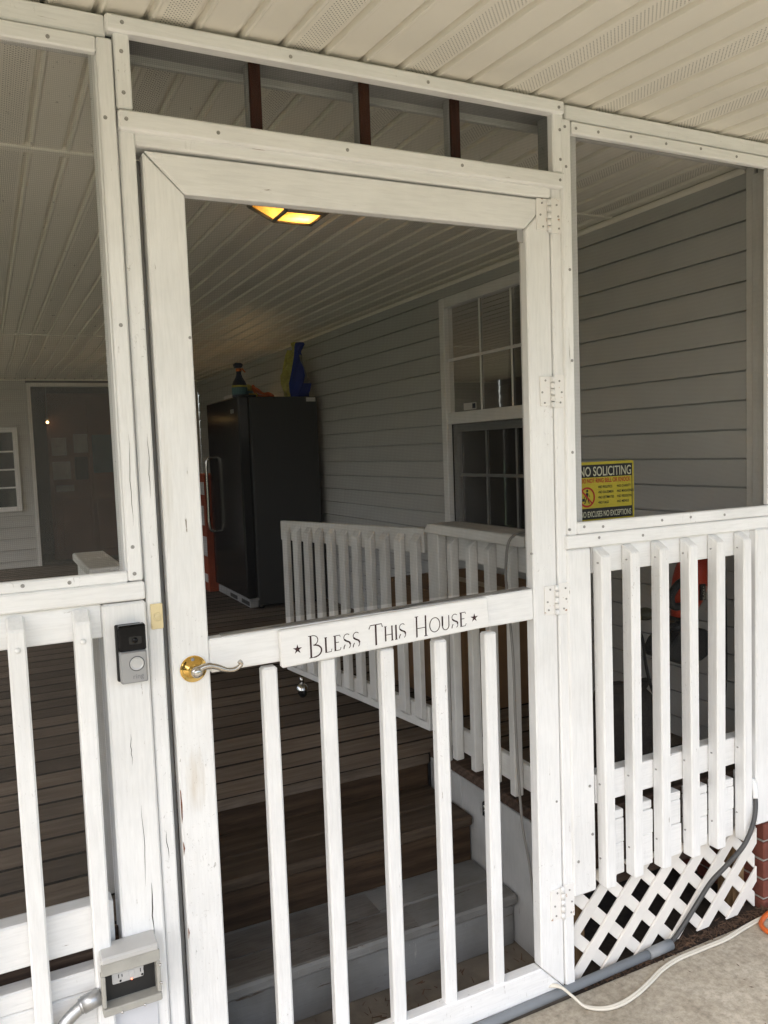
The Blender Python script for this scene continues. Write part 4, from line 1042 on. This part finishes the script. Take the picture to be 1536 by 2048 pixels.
for yy in (0.169, 0.269, 0.362, 0.464):
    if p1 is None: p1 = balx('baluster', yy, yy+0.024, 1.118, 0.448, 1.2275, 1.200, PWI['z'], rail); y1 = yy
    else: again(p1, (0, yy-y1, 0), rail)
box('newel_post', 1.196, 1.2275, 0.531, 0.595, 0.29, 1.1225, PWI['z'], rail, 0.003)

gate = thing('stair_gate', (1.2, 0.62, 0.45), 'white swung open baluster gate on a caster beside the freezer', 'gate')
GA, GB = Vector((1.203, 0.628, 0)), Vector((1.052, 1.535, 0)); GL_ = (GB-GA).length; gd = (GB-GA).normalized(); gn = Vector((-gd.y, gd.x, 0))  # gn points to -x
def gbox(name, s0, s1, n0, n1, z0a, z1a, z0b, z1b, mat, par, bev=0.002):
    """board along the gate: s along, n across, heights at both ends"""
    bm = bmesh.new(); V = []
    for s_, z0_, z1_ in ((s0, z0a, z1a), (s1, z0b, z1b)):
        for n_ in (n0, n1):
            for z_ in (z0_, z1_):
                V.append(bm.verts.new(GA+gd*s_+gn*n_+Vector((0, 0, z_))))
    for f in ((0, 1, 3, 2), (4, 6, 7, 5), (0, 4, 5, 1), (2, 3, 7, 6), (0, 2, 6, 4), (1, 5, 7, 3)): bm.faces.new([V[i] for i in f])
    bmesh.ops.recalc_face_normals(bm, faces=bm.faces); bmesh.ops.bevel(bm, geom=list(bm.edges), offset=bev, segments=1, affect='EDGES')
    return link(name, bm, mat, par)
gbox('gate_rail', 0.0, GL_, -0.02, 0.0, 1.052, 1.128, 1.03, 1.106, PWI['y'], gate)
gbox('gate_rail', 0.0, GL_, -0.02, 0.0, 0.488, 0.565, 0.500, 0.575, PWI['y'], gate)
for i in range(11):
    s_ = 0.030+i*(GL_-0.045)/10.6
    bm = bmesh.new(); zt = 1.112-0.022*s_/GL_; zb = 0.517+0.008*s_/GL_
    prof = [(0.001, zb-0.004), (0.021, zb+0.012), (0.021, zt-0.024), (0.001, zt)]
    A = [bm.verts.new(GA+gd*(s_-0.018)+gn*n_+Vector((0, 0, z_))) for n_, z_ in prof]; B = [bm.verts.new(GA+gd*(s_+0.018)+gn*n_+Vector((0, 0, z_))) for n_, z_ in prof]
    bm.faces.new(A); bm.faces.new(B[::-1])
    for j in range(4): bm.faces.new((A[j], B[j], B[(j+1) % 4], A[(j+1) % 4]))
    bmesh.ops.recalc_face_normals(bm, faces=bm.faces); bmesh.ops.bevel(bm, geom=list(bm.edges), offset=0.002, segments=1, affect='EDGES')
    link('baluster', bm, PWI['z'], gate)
cpos = GA+gd*(GL_-0.10)+gn*(-0.01)
cs = lathe('caster', [(0.0, -0.009), (0.016, -0.009), (0.0225, -0.006), (0.0235, 0.0), (0.0225, 0.006), (0.016, 0.009), (0.0, 0.009)], (cpos.x, cpos.y, DECK+0.0237), (1, 0.25, 0), BLACKP, gate, 20)
bm = bmesh.new(); bmesh.ops.create_uvsphere(bm, u_segments=14, v_segments=8, radius=0.025, matrix=Matrix.Translation((cpos.x, cpos.y, DECK+0.034)))
bmesh.ops.delete(bm, geom=[v for v in bm.verts if v.co.z < DECK+0.032], context='VERTS'); link('caster_hood', bm, CHROME, cs, True)
tube('caster_stem', [(cpos.x, cpos.y, DECK+0.055), (cpos.x, cpos.y, 0.49)], 0.008, CHROME, cs, 8)

stub = thing('newel_stub', (0.2, 0.25, DECK), 'weathered board capped stair post behind the screen beside the door', 'post')
box('cap_board', 0.168, 0.236, 0.075, 0.39, 1.150, 1.168, paint('weathered_cap', 'y', (0.62, 0.60, 0.56), (0.34, 0.32, 0.29), chipthr=0.60, chip=(0.72, 0.71, 0.68)), stub, 0.003)
box('cap_board_under', 0.176, 0.230, 0.09, 0.375, 1.08, 1.1495, PWI['y'], stub)
box('post', 0.188, 0.225, 0.30, 0.37, DECK, 1.0795, PWI['z'], stub)

cd_ = thing('hanging_cord', (1.18, 0.12, 0.5), 'grey cord draped over the stair railing near the hinges', 'cord')
bm = bmesh.new(); add_tube(bm, spline([(1.30, 0.14, 1.15), (1.235, 0.125, 1.158), (1.175, 0.128, 1.14), (1.165, 0.136, 1.07), (1.168, 0.138, 1.0), (1.172, 0.125, 0.85), (1.170, 0.118, 0.68), (1.176, 0.120, 0.55), (1.18, 0.112, 0.40), (1.19, 0.10, 0.30), (1.20, 0.08, 0.10), (1.207, 0.06, 0.032)], 8), 0.0036, 8)
link('cord', bm, CORDG, cd_)

bxs = thing('cardboard_box', (1.7, 1.2, DECK), 'brown cardboard box between the stair railing and house wall', 'box')
box('carton', 1.50, 1.92, 0.90, 1.50, DECK, 0.83, CARD, bxs, 0.004)
box('flap', 1.505, 1.71, 0.905, 1.495, 0.8315, 0.836, CARD, bxs, 0.001); box('flap', 1.712, 1.915, 0.905, 1.495, 0.8315, 0.837, CARD, bxs, 0.001)
box('tape', 1.68, 1.74, 0.91, 1.49, 0.8375, 0.8385, plain('tan_tape', (0.32, 0.21, 0.09), 0.3), bxs, 0)

# ================================================================== FREEZER AND THINGS AROUND IT
fz = thing('upright_freezer', (1.7, 3.7, DECK), 'tall black upright freezer standing against the house wall', 'freezer')
FX0, FX1, FY0, FY1, FZ0, FZ1 = 1.425, 1.945, 3.32, 4.10, 0.47, 1.735
box('cabinet', FX0+0.075, FX1, FY0, FY1, DECK+0.02, FZ1-0.006, FRZ, fz, 0.006)
dd = box('freezer_door', FX0, FX0+0.068, FY0+0.002, FY1-0.002, FZ0+0.005, FZ1, FRZD, fz, 0.010)
box('gasket', FX0+0.0685, FX0+0.0745, FY0+0.012, FY1-0.012, FZ0+0.012, FZ1-0.012, BLACKM, fz, 0)
box('base_grille', FX0+0.02, FX0+0.0745, FY0+0.01, FY1-0.01, DECK+0.01, FZ0, plain('grille_grey', (0.30, 0.30, 0.30), 0.5), fz, 0.004)
for yy in (FY0+0.03, FY0+0.30): box('grille_slot', FX0+0.017, FX0+0.0195, yy, yy+0.16, DECK+0.022, FZ0-0.018, BLACKM, fz, 0)
for xx, yy in ((FX0+0.10, FY0+0.03), (FX1-0.05, FY0+0.03), (FX0+0.10, FY1-0.06), (FX1-0.05, FY1-0.06)):
    tube('foot', [(xx, yy, DECK), (xx, yy, DECK+0.021)], 0.016, BLACKP, fz, 10)
hy = FY1-0.11
tube('door_handle', spline([(FX0-0.001, hy, 1.36), (FX0-0.035, hy, 1.36), (FX0-0.048, hy, 1.30), (FX0-0.048, hy, 1.10), (FX0-0.048, hy, 0.92), (FX0-0.035, hy, 0.86), (FX0-0.001, hy, 0.855)], 6), 0.010, CHROME, dd, 10)
box('badge', FX0-0.002, FX0-0.0003, FY0+0.10, FY0+0.17, 1.635, 1.66, SILV, dd, 0)
box('hinge_cover', FX0+0.03, FX0+0.12, FY0+0.004, FY0+0.06, FZ1-0.0055, FZ1+0.008, BLACKP, fz, 0.003)
box('bottom_hinge', FX0+0.01, FX0+0.075, FY0-0.004, FY0+0.03, FZ0-0.008, FZ0+0.003, SILV, fz, 0.001)
box('corner_tape', FX1-0.075, FX1-0.012, FY0-0.0012, FY0-0.0003, FZ1-0.038, FZ1-0.012, PAPER, fz, 0)

sp = thing('spray_bottle', (1.475, 3.44, FZ1), 'navy spray bottle with teal label on the freezer top', 'bottle')
lathe('bottle_body', [(0.0, 0.0), (0.045, 0.0), (0.048, 0.01), (0.048, 0.075), (0.040, 0.10), (0.022, 0.13), (0.016, 0.15), (0.016, 0.165), (0.0, 0.165)], (1.478, 3.45, FZ1-0.0055), (0, 0, 1), NAVY, sp, 20)
lathe('label', [(0.0485, 0.02), (0.0492, 0.022), (0.0492, 0.062), (0.0485, 0.064)], (1.478, 3.45, FZ1-0.0055), (0, 0, 1), TEAL, sp, 20)
lathe('label_band', [(0.0485, 0.066), (0.0490, 0.067), (0.0485, 0.078)], (1.478, 3.45, FZ1-0.0055), (0, 0, 1), YELB, sp, 20)
lathe('neck_collar', [(0.0, 0.166), (0.019, 0.166), (0.019, 0.184), (0.0, 0.184)], (1.478, 3.45, FZ1-0.0055), (0, 0, 1), ORG, sp, 14)
prism('spray_head', [(1.452, FZ1+0.181), (1.492, FZ1+0.181), (1.50, FZ1+0.190), (1.505, FZ1+0.205), (1.49, FZ1+0.213), (1.455, FZ1+0.213), (1.444, FZ1+0.204)], 'y', 3.437, 3.463, NAVY, sp, 0.003)
prism('trigger', [(1.492, FZ1+0.1795), (1.503, FZ1+0.181), (1.522, FZ1+0.158), (1.518, FZ1+0.152)], 'y', 3.444, 3.456, ORG, sp, 0.001)

yb_ = thing('bottle_with_yellow_cap', (1.56, 3.47, FZ1), 'squat bottle with a yellow top beside the spray bottle', 'bottle')
lathe('bottle_body', [(0.0, 0.0), (0.046, 0.0), (0.048, 0.006), (0.048, 0.05), (0.0, 0.05)], (1.548, 3.56, FZ1-0.0055), (0, 0, 1), TEAL, yb_, 18)
lathe('cap', [(0.048, 0.0505), (0.047, 0.07), (0.036, 0.092), (0.0, 0.098)], (1.548, 3.56, FZ1-0.0055), (0, 0, 1), YELB, yb_, 18)

oc_ = thing('orange_cable', (1.63, 3.42, FZ1), 'orange extension cord heaped on the freezer top', 'cord')
bm = bmesh.new(); add_tube(bm, spline([(1.565, 3.44, FZ1+0.06), (1.59, 3.43, FZ1+0.045), (1.62, 3.42, FZ1+0.02), (1.66, 3.43, FZ1+0.022), (1.70, 3.46, FZ1+0.004), (1.66, 3.50, FZ1+0.006), (1.60, 3.49, FZ1+0.02), (1.565, 3.45, FZ1+0.07), (1.60, 3.44, FZ1+0.03), (1.66, 3.42, FZ1+0.012), (1.68, 3.40, FZ1+0.001)], 8), 0.0085, 8)
link('cord', bm, ORANGE, oc_)
box('yellow_grip', 1.52, 1.575, 3.385, 3.41, FZ1-0.0055, FZ1+0.018, YELP, oc_, 0.004)

# crumpled bag: lathe with dents, pinched top
def crumple(name, c, prof, mats, parent, seed, seg=26, flat=0.6, amp=0.08, rot=0.0):
    rg = random.Random(seed); bm = bmesh.new(); rings = []; ph = [rg.uniform(0, 6.28) for _ in range(6)]
    for j, (r, h, dx) in enumerate(prof):
        ring = []
        for k_ in range(seg):
            a = 2*math.pi*k_/seg
            rr_ = r*(1+amp*math.sin(3*a+ph[0]+j*0.9)+amp*0.8*math.sin(7*a+ph[1]-j*1.3)+amp*0.5*rg.uniform(-1, 1))
            x, y = rr_*math.cos(a), rr_*math.sin(a)*flat
            ring.append(bm.verts.new((c[0]+dx+x*math.cos(rot)-y*math.sin(rot), c[1]+x*math.sin(rot)+y*math.cos(rot), c[2]+h)))
        rings.append(ring)
    for i, (p, q) in enumerate(zip(rings, rings[1:])):
        for k_ in range(seg):
            f = bm.faces.new((p[k_], p[(k_+1) % seg], q[(k_+1) % seg], q[k_])); f.smooth = False
            a = 2*math.pi*(k_+0.5)/seg
            if len(mats) > 1: f.material_index = (1 if (math.cos(a) < -0.15 or (math.cos(a-0.8) > 0.93 and i < 4)) else 0) if len(mats) < 3 else (1 if math.cos(a-math.pi) > 0.62 else (2 if (math.cos(a) > 0.62 and 1 < i < 6) else 0))
    bm.faces.new(rings[0][::-1]); bm.faces.new(rings[-1])
    return link(name, bm, mats, parent)
pb_ = thing('pet_food_bag', (1.86, 3.42, FZ1), 'crumpled blue and yellow bag pinched at the top on the freezer', 'bag')
crumple('bag_body', (1.845, 3.44, FZ1-0.0055), [(0.072, 0.0, 0), (0.086, 0.04, 0), (0.088, 0.09, 0), (0.082, 0.14, 0.002), (0.066, 0.19, 0.004), (0.046, 0.235, 0.010), (0.034, 0.275, 0.016), (0.028, 0.30, 0.02), (0.036, 0.325, 0.024), (0.046, 0.345, 0.03), (0.030, 0.355, 0.034)], [BLUEB, YELB, plain('bag_grey', (0.22, 0.22, 0.23), 0.4, var=0.5, scale=30)], pb_, 4, flat=0.55, amp=0.15)
o = crumple('folded_top', (1.805, 3.46, FZ1+0.15), [(0.04, 0.0, 0), (0.036, 0.06, 0.008), (0.026, 0.11, 0.016), (0.016, 0.15, 0.022)], [YELB], pb_, 9, flat=0.4, seg=16)

obx = thing('orange_carton', (1.46, 4.4, DECK), 'tall orange and white carton behind the freezer door', 'box')
box('carton', 1.395, 1.60, 4.16, 4.75, DECK, 1.24, ORBOX, obx, 0.004)
for z0_, z1_, a, b_ in ((1.10, 1.19, 4.162, 4.30), (0.88, 1.02, 4.20, 4.5), (0.66, 0.80, 4.162, 4.35), (0.47, 0.53, 4.18, 4.5)):
    box('print_patch', 1.3935, 1.3948, a, b_, z0_, z1_, PAPER, obx, 0)

stl = thing('folding_stool', (1.42, 5.2, DECK), 'black folding stool standing beyond the freezer', 'stool')
box('seat', 1.36, 1.66, 5.0, 5.3, 1.02, 1.045, BLACKM, stl, 0.006)
for a, b_ in (((1.37, 5.03), (1.64, 5.06)), ((1.64, 5.03), (1.37, 5.06)), ((1.37, 5.25), (1.64, 5.28)), ((1.64, 5.25), (1.37, 5.28))):
    tube('leg', [(a[0], a[1], 1.02), (b_[0], b_[1], DECK)], 0.011, BLACKM, stl, 8)
box('tray', 1.36, 1.50, 4.95, 5.15, DECK+0.02, DECK+0.06, SILV, stl, 0.004)

# ================================================================== CEILING LAMP
lampc = (0.905, 0.80)
cl = thing('ceiling_lamp', (lampc[0], lampc[1], CEIL), 'square lantern ceiling lamp with lit amber glass panes', 'lamp')
LB, LT, ZB, ZT = 0.060, 0.118, 2.082, 2.136
def lp(s, a, z): return (lampc[0]+s*a[0], lampc[1]+s*a[1], z)
cor = [(-1, -1), (1, -1), (1, 1), (-1, 1)]
for i in range(4):
    a, b_ = cor[i], cor[(i+1) % 4]
    sheet('amber_pane', [lp(LB*0.97, a, ZB+0.002), lp(LB*0.97, b_, ZB+0.002), lp(LT*0.97, b_, ZT), lp(LT*0.97, a, ZT)], AMBER, cl)
    tube('frame_bar', [lp(LB, a, ZB), lp(LT, a, ZT)], 0.007, BRONZE, cl, 6); tube('frame_bar', [lp(LB, a, ZB), lp(LB, b_, ZB)], 0.006, BRONZE, cl, 6)
    tube('frame_bar', [lp(LT, a, ZT), lp(LT, b_, ZT)], 0.007, BRONZE, cl, 6)
sheet('amber_pane', [lp(LB*0.97, a, ZB+0.001) for a in cor], AMBER, cl)
ld = bpy.data.lights.new('lamp_bulb', 'POINT'); lo = bpy.data.objects.new('lamp_bulb', ld); COL.objects.link(lo)
ld.energy = 0.5; ld.color = (1.0, 0.72, 0.36); ld.shadow_soft_size = 0.018
lo.parent = cl; lo.location = Vector((0.02, 0.02, -0.018))*S

wl = thing('wall_lantern', (WX-0.03, 4.6, 1.5), 'small lit wall lantern on the house wall beyond the freezer', 'lamp')
box('back_plate', WX-0.022, WX-0.0125, 4.56, 4.64, 1.50, 1.68, BRONZE, wl, 0.002)
tube('arm', [(WX-0.022, 4.6, 1.62), (WX-0.09, 4.6, 1.66), (WX-0.10, 4.6, 1.65)], 0.006, BRONZE, wl, 6)
lathe('hood', [(0.045, 0.0), (0.012, 0.03), (0.0, 0.032)], (WX-0.10, 4.6, 1.62), (0, 0, 1), BRONZE, wl, 12)
bm = bmesh.new(); bmesh.ops.create_uvsphere(bm, u_segments=12, v_segments=8, radius=0.025, matrix=Matrix.Translation((WX-0.10, 4.6, 1.585))); link('globe', bm, emit('warm_globe', (1.0, 0.60, 0.24), 60), wl, True)
ent = thing('entry_lamp', (0.5, FY+0.3, 1.7), 'small glowing lamp behind the far screened doorway', 'lamp')
bm = bmesh.new(); bmesh.ops.create_uvsphere(bm, u_segments=12, v_segments=8, radius=0.013, matrix=Matrix.Translation((0.575, FY+0.08, 1.745))); link('bulb', bm, emit('warm_bulb', (1.0, 0.62, 0.22), 7), ent, True)
tube('stem', [(0.575, FY+0.08, 1.763), (0.575, FY+0.08, 2.19)], 0.004, BRONZE, ent, 6)
lathe('shade', [(0.03, 0.035), (0.012, 0.05), (0.004, 0.055)], (0.575, FY+0.08, 1.735), (0, 0, 1), BRONZE, ent, 12)

# ================================================================== THINGS BEHIND THE RIGHT BALUSTERS
tr = thing('string_trimmer', (1.87, 0.14, 0.7), 'red and black string trimmer hanging behind the right balusters', 'trimmer')
def blob(name, c, r, mat, par, rot=(0, 0, 0), seg=18):
    bm = bmesh.new(); R = Euler(rot).to_matrix()
    bmesh.ops.create_uvsphere(bm, u_segments=seg, v_segments=12, radius=1)
    for v in bm.verts: v.co = Vector(c)+R @ Vector((v.co.x*r[0], v.co.y*r[1], v.co.z*r[2]))
    return link(name, bm, mat, par, True)
TY = 0.14
blob('motor_housing', (1.795, TY, 0.92), (0.055, 0.045, 0.105), REDP, tr, (0, 0.28, 0))
blob('housing_nose', (1.772, TY, 0.845), (0.038, 0.036, 0.055), REDP, tr, (0, 0.5, 0))
blob('rear_grip', (1.855, TY, 1.02), (0.032, 0.03, 0.085), REDP, tr, (0, 0.6, 0))
bm = bmesh.new(); add_tube(bm, spline([(1.765, TY-0.02, 0.93), (1.72, TY-0.03, 0.925), (1.69, TY-0.03, 0.895), (1.695, TY-0.03, 0.865), (1.73, TY-0.03, 0.86), (1.765, TY-0.02, 0.865)], 6), 0.011, 8); link('side_handle', bm, BLACKM, tr)
lathe('spool', [(0.0, 0.0), (0.042, 0.0), (0.045, 0.03), (0.036, 0.055), (0.0, 0.06)], (1.745, TY, 0.765), (0.15, 0, 1), BLACKP, tr, 20)
prism('guard', [(1.655, 0.735), (1.665, 0.715), (1.72, 0.695), (1.79, 0.698), (1.845, 0.722), (1.85, 0.745), (1.81, 0.785), (1.775, 0.795), (1.71, 0.79), (1.675, 0.765)], 'y', TY-0.05, TY+0.05, BLACKM, tr, 0.006)
box('badge', 1.783, 1.802, TY-0.0505, TY-0.044, 0.872, 0.918, SBLK, tr, 0.001)
text('badge_lettering', 'BLACK+\nDECKER', 0.011, (1.797, TY-0.0508, 0.874), (0, 0, 1), (-1, 0, 0), SWHT, tr, 0.95, 0.0, 'LEFT', 0.0)
blob('battery', (1.878, TY, 0.985), (0.035, 0.035, 0.05), BLACKP, tr, (0, 0.3, 0))
tube('cutting_line', spline([(1.74, TY, 0.715), (1.75, TY-0.02, 0.68), (1.735, TY-0.03, 0.65), (1.755, TY-0.02, 0.63)], 5), 0.004, ORANGE, tr, 6)

for o_ in tr.children: o_.location += Vector((0.010, 0, 0.045))*S

nz = thing('hose_nozzle', (1.66, 0.2, 0.8), 'yellow and green hose nozzle on a thin cable behind the balusters', 'nozzle')
blob('nozzle_body', (1.655, 0.20, 0.845), (0.03, 0.025, 0.018), plain('moss_green', (0.05, 0.055, 0.03), 0.5), nz)
blob('nozzle_tip', (1.622, 0.20, 0.838), (0.012, 0.014, 0.024), YELP, nz)
tube('cable', spline([(1.622, 0.20, 0.815), (1.645, 0.2, 0.77), (1.655, 0.2, 0.70), (1.675, 0.2, 0.63), (1.70, 0.2, 0.585)], 6), 0.0045, BLACKM, nz, 6)
for o_ in nz.children: o_.location += Vector((-0.004, -0.04, 0.04))*S
bgs = thing('soil_bag', (1.5, 0.22, DECK), 'dark slumped bag on the deck behind the first baluster gap', 'bag')
crumple('bag_body', (1.535, 0.17, DECK), [(0.07, 0.0, 0), (0.085, 0.05, 0), (0.082, 0.14, 0), (0.074, 0.22, 0), (0.055, 0.275, 0), (0.03, 0.295, 0.01)], [BAGD], bgs, 12, flat=0.6)
bgs = thing('soil_bag', (1.66, 0.24, DECK), 'dark tied bag with a twisted neck behind the second baluster gap', 'bag')
crumple('bag_body', (1.672, 0.20, DECK), [(0.06, 0.0, 0), (0.075, 0.06, 0), (0.07, 0.14, 0), (0.055, 0.20, 0), (0.03, 0.235, 0), (0.016, 0.25, 0), (0.03, 0.275, 0.004)], [BAGD], bgs, 21, flat=0.7)
wc = thing('black_cable', (1.9, 0.12, 0.45), 'black cable hanging down the inside of the right balusters', 'cable')
bm = bmesh.new(); add_tube(bm, spline([(1.895, 0.10, 1.06), (1.90, 0.10, 0.90), (1.902, 0.10, 0.75), (1.895, 0.10, 0.62), (1.87, 0.12, 0.50), (1.82, 0.14, 0.425), (1.74, 0.13, 0.412)], 8), 0.0045, 6); link('cable', bm, BLACKM, wc)

# ================================================================== PIPES, CORDS AND LITTER ON THE GROUND
pp = thing('grey_conduit_pipe', (1.2, -0.025, 0.01), 'grey plastic conduit pipe lying along the door sill', 'pipe')
tube('pipe', [(-0.3, -0.034, 0.0125), (1.572, 0.0035, 0.0155)], 0.0115, PVCG, pp, 14)
tube('pipe_collar', [(1.495, 0.002, 0.0158), (1.578, 0.0038, 0.0168)], 0.0142, PVCG, pp, 14)
gc = thing('grey_cable', (1.7, -0.02, 0.2), 'grey cable running from the post down into the conduit pipe', 'cable')
bm = bmesh.new(); add_tube(bm, spline([(1.872, 0.0, 0.415), (1.866, -0.028, 0.385), (1.845, -0.044, 0.325), (1.805, -0.046, 0.262), (1.755, -0.030, 0.208), (1.715, -0.010, 0.16), (1.68, 0.004, 0.105), (1.625, 0.008, 0.048), (1.585, 0.006, 0.022), (1.55, 0.004, 0.016)], 8), 0.0064, 8); link('cable', bm, CABLE, gc)
tube('caulk', spline([(1.868, -0.002, 0.425), (1.868, -0.022, 0.405), (1.862, -0.034, 0.372)], 5), [0.006]*3+[0.010]*5+[0.0086]*3, PW['z'], gc, 8)
wcd = thing('white_cord', (1.5, -0.05, 0), 'white flat cord snaking over the concrete from the door', 'cord')
bm = bmesh.new()
path = spline([(1.16, 0.018, 0.034), (1.19, -0.008, 0.038), (1.206, -0.036, 0.026), (1.225, -0.062, 0.008), (1.262, -0.088, 0.0055), (1.31, -0.095, 0.0055), (1.37, -0.086, 0.0055), (1.43, -0.068, 0.0055), (1.49, -0.048, 0.0055), (1.56, -0.036, 0.0055), (1.65, -0.036, 0.0055), (1.74, -0.036, 0.0055), (1.83, -0.024, 0.0055), (1.94, -0.018, 0.0055), (2.1, -0.03, 0.0055)], 8)
add_tube(bm, path, 0.0036, 8); add_tube(bm, [p+Vector((0.001, -0.0058, -0.0005)) for p in path], 0.0036, 8); link('cord', bm, CORDW, wcd)
orc = thing('orange_cable', (1.9, -0.06, 0), 'orange cord looped on the concrete by the brick footing', 'cord')
bm = bmesh.new(); add_tube(bm, spline([(2.15, -0.02, 0.008), (2.02, -0.018, 0.014), (1.94, -0.020, 0.013), (1.885, -0.034, 0.008), (1.862, -0.060, 0.008), (1.862, -0.09, 0.008), (1.88, -0.13, 0.008), (1.93, -0.2, 0.008)], 8), 0.0068, 8); link('cord', bm, ORANGE, orc)

# dry needles and leaves along the slab edge
rg = random.Random(11); bm = bmesh.new()
for i in range(900):
    x = rg.uniform(1.27, 1.96) if i < 760 else rg.uniform(0.35, 1.2); y = rg.gauss(0.004, 0.010) if i < 760 else rg.uniform(0.06, 0.19); z = (rg.uniform(-0.002, 0.010)) if i < 760 else 0.024
    a = rg.uniform(0, math.pi); l = rg.uniform(0.004, 0.014); w_ = rg.uniform(0.0005, 0.0022); d = Vector((math.cos(a), math.sin(a), rg.uniform(-0.3, 0.3)))*l; n_ = Vector((-math.sin(a), math.cos(a), rg.uniform(-0.6, 0.6)))*w_
    c = Vector((x, y, z)); bm.faces.new([bm.verts.new(c+q) for q in (-d-n_, d-n_*0.4, d+n_*0.4, -d+n_)])
tag(link('leaf_litter', bm, LEAF, None), 'dry brown leaf litter along the foot of the lattice', 'leaf litter', kind='stuff')
rg = random.Random(15); bm = bmesh.new()
for i in range(26):
    x = rg.uniform(1.15, 2.0); y = rg.uniform(-0.35, -0.04); a = rg.uniform(0, math.pi); l = rg.uniform(0.003, 0.010); w_ = l*rg.uniform(0.2, 0.5)
    d = Vector((math.cos(a), math.sin(a), rg.uniform(-0.1, 0.3)))*l; n_ = Vector((-math.sin(a), math.cos(a), 0.2))*w_; c = Vector((x, y, 0.004))
    bm.faces.new([bm.verts.new(c+q) for q in (-d, -n_, d, n_)])
tag(link('leaf_specks', bm, LEAF, None), 'a few tiny dry leaf bits on the concrete slab', 'leaf litter', kind='stuff')

# wood beyond the open side of the porch: trunks one can count, foliage as one mass
rg = random.Random(29)
BARK = plain('tree_bark', (0.10, 0.075, 0.055), 0.9, var=0.4, scale=12, bmp=0.6)
FOL = plain('tree_foliage', (0.055, 0.085, 0.03), 0.8, var=0.5, scale=3)
bm = bmesh.new()
for i in range(9000):
    x = rg.gauss(-13, 1.3); y = rg.uniform(-7, 19); z = rg.uniform(0.2, 4.6)*(0.75+0.25*math.sin(y*0.9))
    n_ = Vector((rg.gauss(0, 1), rg.gauss(0, 1), rg.gauss(0, 1))).normalized(); u_ = n_.orthogonal().normalized()*rg.uniform(0.10, 0.24); v_ = n_.cross(u_)*0.8
    c = Vector((x, y, z)); bm.faces.new([bm.verts.new(c+q) for q in (-u_, -v_, u_, v_)])
tag(link('far_woods', bm, FOL, None), 'green woods across the lawn beyond the open side of the porch', 'woods', kind='stuff')
